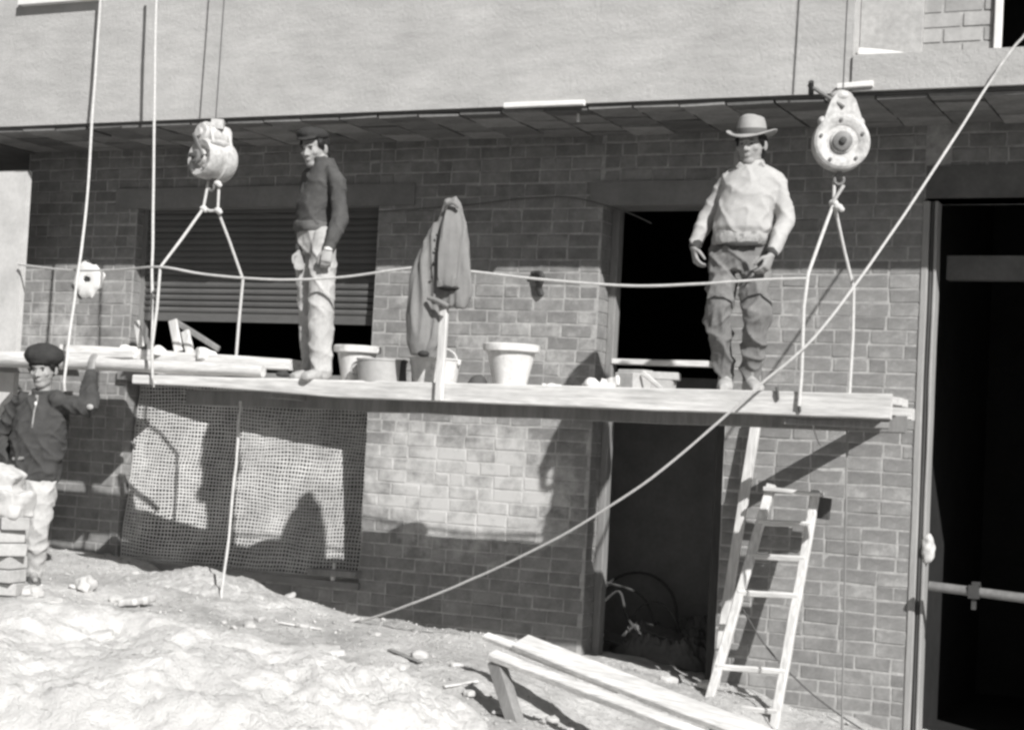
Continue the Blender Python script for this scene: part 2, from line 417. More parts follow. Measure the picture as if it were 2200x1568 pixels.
# brick ends turning into the openings (the reveals)
def reveal(x, z0, z1):
    z = math.floor(z0/CH)*CH; r_ = 0
    while z < z1-.03:
        cuts = ((.012, .12), (.131, .25), (.261, TH-.004)) if r_ % 2 else ((.012, .245), (.256, TH-.004))
        for y0, y1 in cuts: rest.slab(x-.02, x+.004+random.uniform(0, .003), y0, y1, max(z, z0)+.005, min(z+CH, z1)-.005)
        z += CH; r_ += 1
reveal(W0, WS, WH); reveal(W0, LS, LH); reveal(D0, -.3, DH)
tag(rest.build('brickwork', 'brick_far', wall), None, None, None, 'stuff')

# lintels
for a, b, z0, z1 in ((W0-.22, W1+.32, WH, WH+.17), (D0-.1, D1+.25, DH, DH+.17)):
    MB().slab(a, b, -.012, .30, z0, z1).build('lintel', 'dark_concrete' if 0 else 'concrete', B)
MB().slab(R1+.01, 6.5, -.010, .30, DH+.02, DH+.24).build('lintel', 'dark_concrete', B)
# timber edging of the right-hand opening; the dark middle strip stands for the groove
for x0, x1, y0, m in ((R1+.003, R1+.05, -.022, 'edging'), (R1+.055, R1+.078, -.004, 'dark_timber'), (R1+.083, R1+.103, -.012, 'edging')):
    MB().plank(((x0+x1)/2, (y0+.12)/2+.02, -.6), ((x0+x1)/2-.012, (y0+.12)/2+.02, DH+.0), x1-x0, .13-y0, (0, 1, 0), .004, 16).build('opening_edging', m, B)
# chipped lump of mortar on the edging
q = MB().ell((R2-.005, .02, .95), (.045, .04, .11)); solid('mortar_lump', q, .010, 2, 'plaster', B, lambda c: .018*noise.noise(c*22))
# rooms behind the openings
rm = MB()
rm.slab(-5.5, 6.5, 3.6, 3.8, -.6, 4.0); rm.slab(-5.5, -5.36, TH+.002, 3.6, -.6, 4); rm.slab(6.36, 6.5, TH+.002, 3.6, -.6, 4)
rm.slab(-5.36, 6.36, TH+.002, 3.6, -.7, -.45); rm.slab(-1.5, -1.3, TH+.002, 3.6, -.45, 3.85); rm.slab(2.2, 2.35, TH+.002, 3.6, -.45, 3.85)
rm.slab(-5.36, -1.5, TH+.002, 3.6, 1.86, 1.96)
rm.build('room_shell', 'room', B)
M['concrete_pale'] = mat('pale_concrete', .42, .2, 3, .9, .6, 40, .006, spots=(2.5, .52, .2, .34))
MB().slab(-1.28, 2.18, 1.3, 1.36, -.45, 2.1).build('back_partition', 'concrete', B)
MB().slab(W0-.06, W1+.06, -.05, .30, WS-.10, WS-.002).build('window_sill', 'concrete', B)
MB().slab(W0-.02, W1+.02, -.035, .30, LS-.055, LS-.002).build('window_sill', 'concrete', B)

# door frame and transom
DF = MB()
DF.plank((D0+.035, .24, -.3), (D0+.035, .24, DH), .06, .10, (0, 1, 0)); fr = DF.build('door_frame', 'grey_timber', B)
MB().plank((D1-.06, .22, -.3), (D1-.06, .22, DH), .11, .12, (0, 1, 0)).build('door_post', 'dark_timber', fr)
p0 = A(1322, 775, .22); p1 = A(1540, 785, .22)
MB().plank((D0+.06, .22, (p0.z+p1.z)/2), (D1-.12, .22, (p0.z+p1.z)/2), .07, .045, (0, 0, 1)).build('transom', 'timber', fr)
# beam across the right-hand opening
pb = A(2100, 590, .25)
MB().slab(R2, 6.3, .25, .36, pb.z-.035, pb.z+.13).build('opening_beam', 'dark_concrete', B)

# roller shutter, partly let down
sh = MB().slab(W0+.02, W1-.02, .13, .165, 2.385, 2.455).build('roller_shutter', 'shutter', B)
z = 2.46; i = 0
while z < WH+.04:
    h = .052; gap = .010 if z < 2.62 else .002
    s_ = MB()
    prof = [(.125, 0), (.118, .012), (.116, .026), (.118, .040), (.125, h-gap), (.14, h-gap), (.14, 0)]
    s_.rings([[V((x, y, z+zz)) for y, zz in prof] for x in (W0+.025, W1-.025)])
    s_.build('slat', 'shutter', sh); z += h; i += 1
for x in (W0+.012, W1-.03):
    MB().slab(x-.012, x+.03, .10, .20, WS, WH).build('shutter_guide', 'grey_timber', B)

# upper storey
MB().slab(-9, 2.16, -.95, 3.8, ZT, 7.2).build('upper_wall', 'render', B)
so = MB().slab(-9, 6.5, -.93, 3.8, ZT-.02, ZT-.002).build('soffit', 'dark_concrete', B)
tiles = [MB() for _ in range(5)]; tm = []
for t in range(5):
    b = MB().box((0, 0, 0), (.318, .298, .02)); me = bpy.data.meshes.new('soffit_tile')
    vs = [V(p)+V((random.uniform(-.006, .006), random.uniform(-.006, .006), random.uniform(-.004, .004))) for p in b.v]
    me.from_pydata([tuple(p) for p in vs], [], b.f); me.update(); me.materials.append(M['clay']); tm.append(me)
x = -6.6; k = 0
while x < 4.2:
    y = -.93 + (.0 if k % 2 else -.15)
    while y < -.03:
        y0, y1 = max(y, -.93), min(y+.31, -.002)
        if y1-y0 > .06:
            o = bpy.data.objects.new('soffit_tile', random.choice(tm)); col.objects.link(o)
            o.location = (x+.165, (y0+y1)/2, ZT-.03+random.uniform(-.006, .004)); o.scale.y = (y1-y0-.012)/.298; attach(o, so)
        y += .31
    x += .33; k += 1
# balcony end at the right
zt = A(2050, 108, -.97).z; zb = A(2050, 162, -.97).z
MB().slab(2.165, 6.5, -.97, 3.7, ZT+.004, zt).build('balcony_slab', 'render', B)
MB().slab(2.165, A(1982, 60, -.80).x, -.80, -.7, zt+.001, 7.2).build('parapet_panel', 'concrete_pale', B)
xa = A(1982, 60, -.76).x; xb = A(2138, 60, -.76).x
M['pale_brick'] = mat('pale_brick', .36, .15, 8, .92, .5, 60, .004, island=.14)
pan = MB().slab(xa+.004, xb, -.76, -.6, zt+.002, 4.99).build('parapet_panel', 'mortar', B)
pbk = MB(); z = zt+.01; k = 0
while z < 4.98:
    x = xa+.01-(.12 if k % 2 else 0)
    while x < xb-.01:
        x0, x1 = max(x, xa+.01), min(x+.24, xb-.005)
        if x1-x0 > .04: pbk.slab(x0, x1-.012, -.766+random.uniform(-.002, .002), -.75, z, z+.083)
        x += .25
    z += .0965; k += 1
tag(pbk.build('parapet_brickwork', 'pale_brick', pan), None, None, None, 'stuff')
MB().plank((xb+.02, -.77, zt), (xb+.02, -.77, 7.2), .045, .06, (0, 1, 0)).build('parapet_post', 'white_paint', B)
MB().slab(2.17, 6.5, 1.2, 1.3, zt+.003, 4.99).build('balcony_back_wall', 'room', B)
MB().slab(2.165, 6.5, -.95, 1.2, 5.0, 5.1).build('balcony_shade_roof', 'dark_concrete', B)  # unseen roof, set low to keep sun off the back wall
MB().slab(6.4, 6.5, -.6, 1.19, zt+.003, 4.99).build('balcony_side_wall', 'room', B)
q = MB().plank(A(1846, 112, -.88), A(1950, 116, -.88), .05, .05, (0, 0, 1), .008, w1=.03, t1=.012)
tag(q.build('paper_roll', 'white_paint'), 'bright white roll lying on the balcony slab edge at upper right', 'roll')
# free column at the left end
MB().slab(-6.2, A(50, 500, -.66).x, -.66, -.60, -.5, 3.55).build('corner_column', 'plaster', B)
# white window sill of the upper storey, cut by the top of the picture
p0 = A(42, 8, -1.0); p1 = A(192, -2, -1.0)
MB().slab(p0.x, p1.x+.1, -1.02, -.9501, p0.z-.015, p0.z+.05).build('upper_window_sill', 'white_paint', B)
# white laths on the eave edge
for a, b, lab in (((1084, 228), (1256, 221), 'long white lath fixed under the middle of the eave edge'), ((1800, 187), (1876, 181), 'short white lath on the eave edge above the right hoist')):
    p0, p1 = A(*a, -.975), A(*b, -.975)
    tag(MB().plank(p0, p1, .035, .038, (0, 0, 1)).build('white_lath', 'white_paint'), lab, 'lath')
tag(MB().plank(A(1243, 240, -.8), A(1242, 262, -.8), .02, .02, (0, 1, 0)).build('hanging_peg', 'white_paint'), 'small pale peg hanging from the soffit below the long lath', 'peg')
# ring of white mortar round a pipe hole, left pier
b = MB(); n = 30; c = A(188, 598, -.012); R = []
for ring, (ro, y) in enumerate(((.165, .0), (.150, -.02), (.105, -.036), (.050, -.026), (.036, .004))):
    row = []
    for k in range(n):
        t = 2*math.pi*k/n; wob = 1+(.38 if ring < 3 else .3)*noise.noise(V((math.cos(t)*2.1+5, math.sin(t)*2.1, ring*.15)))
        sq = .95
        row.append(V((c.x+ro*wob*sq*math.cos(t), y, c.z-.01+ro*wob*sq*math.sin(t)*(1 if ring < 3 else .6))))
    R.append(row)
b.rings(R, False); b.build('mortar_ring', 'mortar_blob', B, True)
MB().lathe([(.045, -.006), (.045, .01)], (c.x, -.004, c.z-.01), Matrix.Rotation(math.pi/2, 3, 'X')).build('pipe_hole_shade', 'iron', B)  # dark disc: the shade inside the hole put into colour
# bent iron strap on the middle pier
b = MB(); P = [A(1150, 588, -.02), A(1163, 590, -.07), A(1162, 604, -.06), A(1158, 618, -.03), A(1163, 634, -.015)]
b.tube(curve_pts(P, 5), .024, 8); b.ell(P[0], (.04, .03, .022))
tag(b.build('iron_bracket', 'iron', None, True), 'small dark bent iron bracket on the middle brick pier', 'bracket')
# wires on the wall above the window
rope('wall_wire', [A(480, 452, -.03), A(640, 462, -.03), A(850, 452, -.03), A(1010, 440, -.03), A(1110, 428, -.03), A(1220, 424, -.03), A(1330, 450, -.03), A(1400, 480, .1)], .0045, 'thin wire looping along the brick wall above the jacket', 'dark_rope', cat='wire')
# net over the lower window
nb = MB(); nl = V((W0+.03, .16, 0)); nr = V((W1-.01, .56, 0)); zt_, zb_ = LH+.02, LS-.0
def npnt(u, v):
    p = nl.lerp(nr, u); p = V((p.x, p.y*(.55+.45*v)-.05*(1-v), 0)); z = zb_+(zt_-zb_)*v
    sag = .05*math.sin(math.pi*u)*math.sin(math.pi*v)+.03*noise.noise(V((u*4, v*3, 2)))+.012*noise.noise(V((u*15, v*11, 5)))
    return V((p.x+.03*noise.noise(V((u*5, v*5, 8)))+.008*noise.noise(V((u*31, v*23, 1))), p.y+sag, z+.03*noise.noise(V((u*5, v*4, 18)))+.008*noise.noise(V((u*27, v*31, 6)))))
nu, nv, hw = 80, 52, .0066
for i in range(nu+1):
    for j in range(0, nv, 2):
        a, c_ = npnt(i/nu, j/nv), npnt(i/nu, min(j+2, nv)/nv); o = V((hw, 0, 0)); nb.add([a-o, a+o, c_+o, c_-o], [(0, 1, 2, 3)])
for j in range(nv+1):
    for i in range(0, nu, 2):
        a, c_ = npnt(i/nu, j/nv), npnt(min(i+2, nu)/nu, j/nv); o = V((0, .0, hw)); e = V((0, -.001, 0)); nb.add([a-o+e, c_-o+e, c_+o+e, a+o+e], [(0, 1, 2, 3)])
ne = MB()
net = nb.build('window_net', 'net'); tag(net, 'coarse pale netting hung across the lower left window opening', 'net')
# a pale cloth sheet hangs loosely close behind the net
# ================================================================== THE SCAFFOLD
YF, YB = -1.62, -1.04                              # front and back of the walkway
pL = A(285, 805, YF); pR = A(1915, 846, YF)
ZD = lambda x: pL.z+(pR.z-pL.z)*(x-pL.x)/(pR.x-pL.x) # top of the walkway
S = thing('suspended_scaffold', 'long pale timber walkway hung on ropes across the brick front', 'scaffold', (0, (YF+YB)/2, ZD(0)-.1))
fb = MB(); n = 26; R = []
for i in range(n+1):
    t = i/n; x = pL.x+(pR.x-pL.x)*t; zt_ = ZD(x)+.004*noise.noise(V((i*.4, 1, 0)))
    th = interp([(0, .066), (.12, .075), (.3, .118), (.6, .135), (1, .150)], t)+.004*noise.noise(V((i*.5, 5, 0)))
    y = YF+.006*noise.noise(V((i*.3, 9, 0))); e = .008; w_ = .05
    R.append([V((x, y, zt_-th+e)), V((x, y, zt_-e)), V((x, y+e, zt_)), V((x, y+w_-e, zt_)), V((x, y+w_, zt_-e)), V((x, y+w_, zt_-th+e)), V((x, y+w_-e, zt_-th)), V((x, y+e, zt_-th))])
fb.rings(R).build('front_board', 'timber', S)
for k in range(3):
    y = YF+.055+.09+k*.178; a = pL.x+random.uniform(-.05, .2)*(k > 0); b = pR.x-random.uniform(0, .05)
    MB().plank((a, y, ZD(a)-.035), (b, y, ZD(b)-.035), .17, .045, jit=.004).build('deck_plank', 'timber', S)
MB().plank((pL.x+.1, YB-.03, ZD(pL.x)-.135), (pR.x-.02, YB-.03, ZD(pR.x)-.165), .06, .11, jit=.006).build('rear_bearer', 'grey_timber', S)
for px in (560, 1250):
    x = A(px, 840, YF).x
    MB().plank((x, YF+.06, ZD(x)-.10), (x, YB, ZD(x)-.10), .09, .07).build('cross_bearer', 'grey_timber', S)
# oblique spacers that hold the walkway off the wall
for x in (2.33,):
    z = ZD(x)-.045
    MB().plank((x, -.012, z-.02), (x-(.70 if x > 0 else .26), YB-.12 if x > 0 else -.44, z-.055), .13, .05, jit=.004).build('wall_spacer', 'timber', S)
x = A(1800, 890, -1.3).x
MB().plank((x-.28, YF+.10, ZD(x)-.18), (x+.30, YF+.34, ZD(x)-.178), .12, .04).build('end_batten', 'grey_timber', S)
MB().plank(A(1870, 888, -.85), A(1962, 890, -.85), .10, .075, (0, 0, 1)).build('end_block', 'timber', S)
# stake nailed to the front board
s0, s1 = A(943, 860, YF-.024), A(966, 470, YF-.024)
MB().plank(s0, s1, .058, .036, (0, 1, 0), .003).build('upright_stake', 'timber_x', S)
# iron ties round the boards by the right sling
for px, py in ((1715, 868), (1668, 842)):
    c = A(px, py, YF-.01); MB().tube([c+V((0, 0, .03)), c+V((.01, -.012, .0)), c+V((.012, .0, -.045))], .009, 8).build('tie', 'dark_rope', S, True)

# timbers laid on the left end
def timber(name, a, b, wd, th, m, label, cat='timber', upv=(0, 0, 1), jit=.008, **k):
    return tag(MB().plank(a, b, wd, th, upv, jit, **k).build(name, m), label, cat)
yl = -1.48
b = MB(); a0, a1 = A(-70, 768, yl), A(566, 798, yl); n = 20; pts = []; rr = []
for i in range(n+1):
    t = i/n; p = a0.lerp(a1, t)+V((0, .02*noise.noise(V((i*.3, 0, 4))), .012*noise.noise(V((i*.35, 2, 4))))); pts.append(p); rr.append(.060+.012*math.sin(t*9)*.4+.008*noise.noise(V((i*.6, 7, 1)))-.02*t)
tag(b.tube(pts, rr, 14).build('round_pole', 'timber', None, True), 'thick pale round pole lying across the left end of the walkway', 'pole')
timber('plank', A(150, 752, -1.22), A(640, 786, -1.22), .24, .075, 'timber', 'stout pale plank ending beside the man in the dark sweater', upv=(0, 0, 1))
timber('plank', A(-60, 768, -1.36), A(300, 762, -1.36), .16, .06, 'timber', 'pale plank at the far left edge behind the beret man')
zr = A(60, 770, -1.2).z
for k, y in enumerate((-.32, -.54, -.76)):
    timber('plank', V((-6.6, y, zr+.015)), V((-3.55+.1*k, y-.03, zr-.03)), .205, .045, 'timber', ('inner pale plank of the left walkway nearest the wall', 'middle pale plank of the left walkway near the wall', 'outer pale plank of the left walkway behind the round pole')[k])
for k, y in enumerate((-1.14,)):
    timber('plank', V((-6.6, y, zr+.01)), V((-4.3, y, zr)), .2, .05, 'timber', 'pale plank under the round pole at the left')
tag(MB().plank((-4.55, -.18, zr-.06), (-4.5, -1.66, zr-.085), .09, .07).build('timber_bearer', 'grey_timber'), 'short grey cross bearer under the left planks', 'timber')

# ------------------------------------------------------------------ hoists
def hoist(c, ax, label, drum_r, drum_w, lever, label_c):
    """c: drum centre, ax: drum axis (towards the side with the hub)"""
    ax = V(ax).normalized(); side = V((0, 0, 1)).cross(ax).normalized(); rot = Matrix((side, ax.cross(side), ax)).transposed()
    H = thing('rope_hoist', label, 'hoist', c-V((0, 0, drum_r)))
    r, h = drum_r, drum_w/2
    dr = MB().lathe([(.02, -h-.012), (r*.5, -h-.012), (r*.6, -h), (r*.86, -h), (r*.97, -h*.86), (r, -h*.6), (r, -h*.2), (r*.93, -h*.12), (r*.93, h*.12), (r, h*.2), (r, h*.6), (r*.97, h*.86), (r*.88, h), (r*.62, h*.93), (r*.56, h*.80), (r*.42, h*.80), (r*.40, h*1.02), (.02, h*1.02)], c, rot, 36).build('drum_casing', 'hoist', H, True)
    MB().lathe([(r*.34, 0), (r*.34, h*.22), (r*.26, h*.3), (.01, h*.3)], c+ax*h*1.02, rot, 20).build('hub', 'hoist_dark', dr, True)
    MB().lathe([(r*.12, 0), (r*.12, h*.35), (.005, h*.4)], c+ax*h*1.22, rot, 10).build('axle_nut', 'iron', dr, True)
    for k in range(5):
        a = 2*math.pi*k/5+.4; p = c+ax*(h*1.0)+(side*math.cos(a)+ax.cross(side)*math.sin(a))*r*.76
        MB().lathe([(.011, 0), (.011, .01), (.002, .012)], p, rot, 8).build('bolt', 'hoist_dark', dr)
    # head with two cheek plates and the guide pulley
    up_ = V((0, 0, 1))
    for sgn in (-1, 1):
        b = MB(); t = .012; o = ax*(h*.62*sgn)
        prof = [(-r*.72, r*.52), (-r*.60, r*.95), (-r*.42, r*1.48), (-r*.22, r*1.72), (r*.18, r*1.75), (r*.42, r*1.50), (r*.62, r*.95), (r*.76, r*.52)]
        b.rings([[c+o+side*x+up_*z+ax*t*q for x, z in prof] for q in (-1, 1)]).build('cheek_plate', 'hoist', H)
    MB().lathe([(r*.2, -h*.5), (r*.42, -h*.45), (r*.36, 0), (r*.42, h*.45), (r*.2, h*.5)], c+up_*r*1.22, rot, 22).build('guide_pulley', 'hoist_dark', H, True)
    MB().ell(c+up_*r*1.62-side*r*.05, (r*.42, h*.9, r*.26)).build('head_block', 'hoist', H, True)
    MB().ell(c+up_*r*.75+side*r*.55, (r*.26, h*.9, r*.22)).build('gear_case', 'hoist', H, True)
    MB().ell(c+up_*r*.72-side*r*.62, (r*.2, h*.9, r*.2)).build('gear_case', 'hoist', H, True)
    # hook under the drum
    b = MB(); b.tube([c-up_*r*.9, c-up_*r*1.12], .016, 8); 
    b.tube([c-up_*(r*1.12+.03)+(side*math.cos(a)+up_*math.sin(a))*.03 for a in [math.pi*.5+math.pi*1.7*k/9 for k in range(10)]], .010, 8)
    b.build('hook', 'hoist_dark', H, True)
    if lever:
        a, e = c+up_*r*1.2+ax*h*.9, lever
        lv = MB().tube([a, a.lerp(e, .9), e], .012, 8).build('crank_lever', 'hoist_dark', H, True)
        MB().tube([e-(e-a).normalized()*.03+V((0, -.03, .03)), e+V((.01, .03, -.05))], .017, 8).build('handle', 'iron', lv, True)
    # steel cable up out of the picture
    a = c+up_*r*1.7
    MB().tube([a, V((a.x, a.y+.02, a.z+1.2)), V((a.x, a.y+.05, 7.5))], .005, 6).build('steel_cable', 'steel', H, True)
    return H
YH = -1.34
cl = A(458, 345, YH); crr = A(1806, 308, YH)
HL = hoist(cl, (-.30, -.95, .05), 'grey-white rope hoist seen at an angle, left of the man in the dark sweater', .148, .26, None, '')
hoist(crr, (.38, -.92, .0), 'round white rope hoist facing the camera, with a lever handle', .175, .15, A(1737, 183, YH-.05), '')
ax = V((-.30, -.95, .05)).normalized(); sd1 = V((0, 0, 1)).cross(ax).normalized(); rot = Matrix((sd1, ax.cross(sd1), ax)).transposed()
MB().lathe([(.01, -.13), (.06, -.13), (.085, -.11), (.09, -.05), (.082, -.02), (.09, .01), (.088, .08), (.07, .115), (.035, .12), (.03, .14), (.005, .14)], cl+V((0, 0, .185))-sd1*.02, rot, 24).build('motor_case', 'hoist', HL, True)
MB().box(cl+V((0, 0, .26))+sd1*.03, (.09, .10, .07), Matrix.Rotation(.5, 3, 'Z')).build('cable_guide', 'hoist', HL)
MB().plank(cl+ax*.145+V((0, 0, .17))-sd1*.06, cl+ax*.145+V((0, 0, .0))+sd1*.07, .03, .016, ax).build('brake_arm', 'hoist_dark', HL)
# slings: ropes from each hoist down round the walkway
def sling(label, pts_list, knots=()):
    T = thing('rope_sling', label, 'rope sling', pts_list[0][0])
    for P in pts_list: rope('strand', P, .0110, None, parent=T, smooth_path=False)
    for c in knots:
        b = MB(); b.ell(c, (.03, .026, .022)); b.ell(c+V((.02, 0, -.014)), (.02, .02, .018)); b.build('knot', 'rope', T, True)
k1, k2 = A(437, 448, YH), A(468, 452, YH)
f1, f2 = A(345, 574, -1.60), A(522, 600, -1.08)
sling('rope sling under the left hoist splitting into two strands', [
    [cl-V((0, 0, .15))+V((-.03, 0, 0)), k1, A(392, 512, -1.48), f1, A(338, 660, YF-.02), A(327, 742, YF-.02), A(328, 812, YF-.03), A(331, 830, YF+.02)],
    [cl-V((0, 0, .16))+V((.05, .02, 0)), k2, A(494, 520, -1.2), f2, A(513, 690, -1.06), A(505, 790, -1.06)],
    [k1, (k1+k2)/2-V((0, 0, .012)), k2]], (k1, k2, cl-V((-.05, 0, .17))))
k1 = A(1791, 436, YH); g1, g2 = A(1736, 588, -1.6), A(1834, 620, -1.1)
sling('rope sling knotted under the right hoist splitting into two strands', [
    [crr-V((0, 0, .20))+V((-.03, 0, 0)), k1, A(1765, 506, -1.46), g1, A(1727, 660, YF-.02), A(1722, 800, YF-.02), A(1716, 872, YF-.025)],
    [A(1812, 398, YH-.03), k1+V((0, -.02, 0))], [k1, A(1812, 530, -1.2), g2, A(1832, 720, -1.09), A(1824, 850, -1.08)]], (k1, k1+V((.035, -.02, -.03))))

# ------------------------------------------------------------------ ropes
rope('hand_rope', [A(40, 568, -.7), A(140, 580, -1.0), A(250, 580, -1.3), f1+V((0, -.01, 0)), A(430, 588, -1.61), A(520, 597, -1.62), A(620, 601, -1.63), A(740, 595, -1.63), A(890, 575, -1.64), A(962, 578, -1.66),
     A(1020, 584, -1.64), A(1160, 600, -1.63), A(1350, 614, -1.63), A(1500, 610, -1.63), A(1640, 601, -1.62), g1+V((0, -.01, -.03))], .0085, 'thin pale hand rope strung level along the walkway at thigh height')
rope('fall_rope', [A(222, -90, -1.06), A(205, 150, -1.06), A(185, 450, -1.2), A(160, 640, -1.45), A(140, 800, -1.68), A(139, 840, -1.70)], .0105, 'leftmost long rope slanting down behind the beret man')
rope('fall_rope', [A(338, -90, -1.22), A(333, 150, -1.24), A(330, 400, -1.3), A(327, 600, -1.40), A(326, 738, -1.50)], .0105, 'long rope hanging straight down left of the left hoist')
rope('slack_rope', [A(2215, 60, -1.0), A(2180, 100, -1.0), A(2150, 140, -1.02), A(2112, 200, -1.05), A(1980, 405, -1.3), A(1835, 616, -1.55), A(1735, 740, -1.68), A(1640, 820, -1.72), A(1580, 874, -1.73), A(1400, 1026, -1.7), A(1200, 1154, -1.55), A(1000, 1250, -1.35), A(870, 1302, -1.2), A(795, 1328, -1.05), A(760, 1336, -.98)], .0085, 'long slack rope curving from the balcony down to the sand')
rope('dangling_rope', [A(516, 862, -1.25), A(510, 960, -1.3), A(500, 1060, -1.3), A(490, 1170, -1.32), A(477, 1262, -1.36), A(476, 1285, -1.4), A(484, 1312, -1.46)], .010, 'rope dangling from the walkway in front of the window net')
rope('plumb_rope', [A(1820, 880, -1.2), A(1818, 1050, -1.2), A(1814, 1300, -1.2), A(1808, 1600, -1.2)], .0065, 'thin rope hanging down the right pier beside the ladder', m='grey_timber')
rope('trailing_dark_line', [A(1596, 1308, -.5), A(1640, 1380, -.35), A(1700, 1448, -.3), A(1770, 1510, -.3), A(1860, 1572, -.35)], .006, 'thin dark line running from the ladder down to the right', m='dark_rope')  # thin dark tube following a dark line beside the ladder
rope('short_cord', [A(1742, 895, -1.45), A(1752, 935, -1.44), A(1762, 958, -1.44)], .005, 'short loose cord end hanging below the right end of the walkway', m='rope')

# ------------------------------------------------------------------ jacket on the stake
def JL(px, py, dy): return A(px, py, YF-.03+dy)
def wrap(secs, seg=40, fold=.014, ph=0):
    """closed cloth body: (left px, right px, py, half depth)"""
    R = []
    for k, (a, b_, py, d) in enumerate(secs):
        pa, pb_ = JL(a, py, 0), JL(b_, py, 0); c = (pa+pb_)/2; hw_ = (pb_-pa).length/2; row = []
        for i in range(seg):
            t = 2*math.pi*i/seg; f = 1+fold/max(hw_, .04)*(math.sin(t*5+ph+k*.12)+.6*math.sin(t*9+1.3*ph+k*.2))*min(1, k/3)
            row.append(c+V((hw_*f*math.cos(t), d*f*math.sin(t), .006*math.sin(t*4+k))))
        R.append(row)
    return R
J = thing('hung_jacket', 'grey jacket hung over the stake in the middle of the walkway', 'jacket', JL(945, 770, 0))
def dense(secs, n=5):
    out = []
    for a, b in zip(secs, secs[1:]):
        for k in range(n): out.append(tuple(x+(y-x)*k/n for x, y in zip(a, b)))
    return out+[secs[-1]]
q = MB().rings(wrap(dense([(964, 981, 424, .02), (957, 988, 434, .035), (950, 994, 460, .045), (936, 1000, 495, .05), (918, 1006, 530, .055), (902, 1012, 565, .055), (894, 1014, 600, .055), (896, 1013, 630, .05), (915, 1007, 648, .042), (940, 1000, 660, .03)]), 40, .006))
q.rings(wrap(dense([(935, 962, 480, .03), (915, 952, 520, .05), (897, 946, 560, .065), (885, 940, 600, .07), (879, 935, 650, .07), (877, 931, 700, .065), (878, 927, 740, .055), (884, 920, 764, .04)]), 30, .004, 2))
solid('body', q, .011, 2, 'jacket', J, lambda p: .022*(.55-abs(noise.noise(V((p.x*13, p.y*13, p.z*2.0+p.x*3)))*1.8))+.007*noise.noise(V((p.x*40, p.y*40, p.z*6))))
MB().rings(wrap(dense([(958, 988, 440, .045), (950, 994, 490, .085), (945, 997, 550, .105), (945, 995, 600, .11), (948, 992, 618, .105)]), 28, .009, 4)).build('sleeve', 'jacket', J, True)
MB().tube(curve_pts([JL(957, 452, -.05), JL(962, 440, -.075), JL(975, 436, -.08), JL(986, 446, -.06)], 4), .013, 8).build('collar', 'jacket', J, True)
for py in (505, 535, 565, 595): MB().ell(JL(939-(py-505)*.12, py, -.075), (.009, .006, .009)).build('button', 'jacket_dark', J, True)
c = JL(970, 620, -.02); MB().ell(c, (.078, .100, .020)).build('cuff_opening_shade', 'jacket_dark', J, True)  # dark plug coloured as the shaded inside of the sleeve
MB().tube(curve_pts([JL(920, 640, -.09), JL(940, 646, -.10), JL(963, 658, -.09)], 4), .016, 8).build('strap', 'jacket', J, True)
b = MB(); 
b.rings(wrap(dense([(922, 948, 650, .03), (926, 946, 690, .03), (922, 944, 720, .03), (908, 938, 745, .028), (902, 924, 765, .02)]), 20, .004, 1)); b.build('lower_flap', 'jacket', J, True)
MB().ell(JL(910, 760, -.03), (.040, .036, .022)).build('cuff_opening_shade', 'jacket_dark', J, True)  # dark plug: shade in the long sleeve's mouth, as colour

# ------------------------------------------------------------------ buckets and things on the walkway
def bucket(c, rt_, rb, h, rim, m, label, handle=None, fill='dirty_lime', band=True):
    K = thing('bucket', label, 'bucket', c)
    pr = [(rb*.9, 0), (rb, .008), (rt_, h)]
    if band: pr = [(rb*.9, 0), (rb, .008), (rt_-.012, h-rim), (rt_+.016, h-rim+.004), (rt_+.018, h-rim*.5), (rt_+.018, h-.006), (rt_+.01, h), (rt_-.006, h-.002), (rt_-.015, h-.05), (.01, h-.055)]
    else: pr += [(rt_+.007, h+.002), (rt_+.006, h+.012), (rt_-.006, h+.010), (rt_-.012, h-.03), (.01, h-.04)]
    bb = MB().lathe(pr, c, None, 36)
    for v in bb.v: v += V((noise.noise(v*9), noise.noise(v*9+V((3, 0, 0))), 0))*.004
    bb.build('pail', m, K, True)
    MB().lathe([(rt_-.02, h-.052), (rt_*.6, h-.040), (.01, h-.034)], c, None, 24, closed=False).build('mortar_fill', fill, K, True)
    for s in (-1, 1): MB().ell(c+V((s*(rt_+.008), -.0, h-rim*.6)), (.014, .018, .022)).build('lug', m, K, True)
    if handle: MB().tube([c+V((math.cos(a)*rt_*.95, handle*math.sin(a)*.35, h-.01+math.sin(a)*abs(handle))) for a in [math.pi*k/16 for k in range(17)]], .006, 6).build('handle', 'bucket', K, True)
    return K
yb = -1.40
def on(px, y): 
    p = A(px, 800, y); return V((p.x, y, ZD(p.x)-.012))
bucket(on(765, -1.34), .148, .095, .262, .05, 'bucket', 'tapered white bucket with a thick rim beside the man in the dark sweater')
bucket(on(1096, -1.40), .172, .110, .285, .052, 'bucket', 'large white bucket with a thick rim right of the jacket')
bucket(on(934, -1.36), .172, .150, .172, .02, 'bucket', 'low lime-splashed bucket with a raised handle behind the stake', .10, band=False)
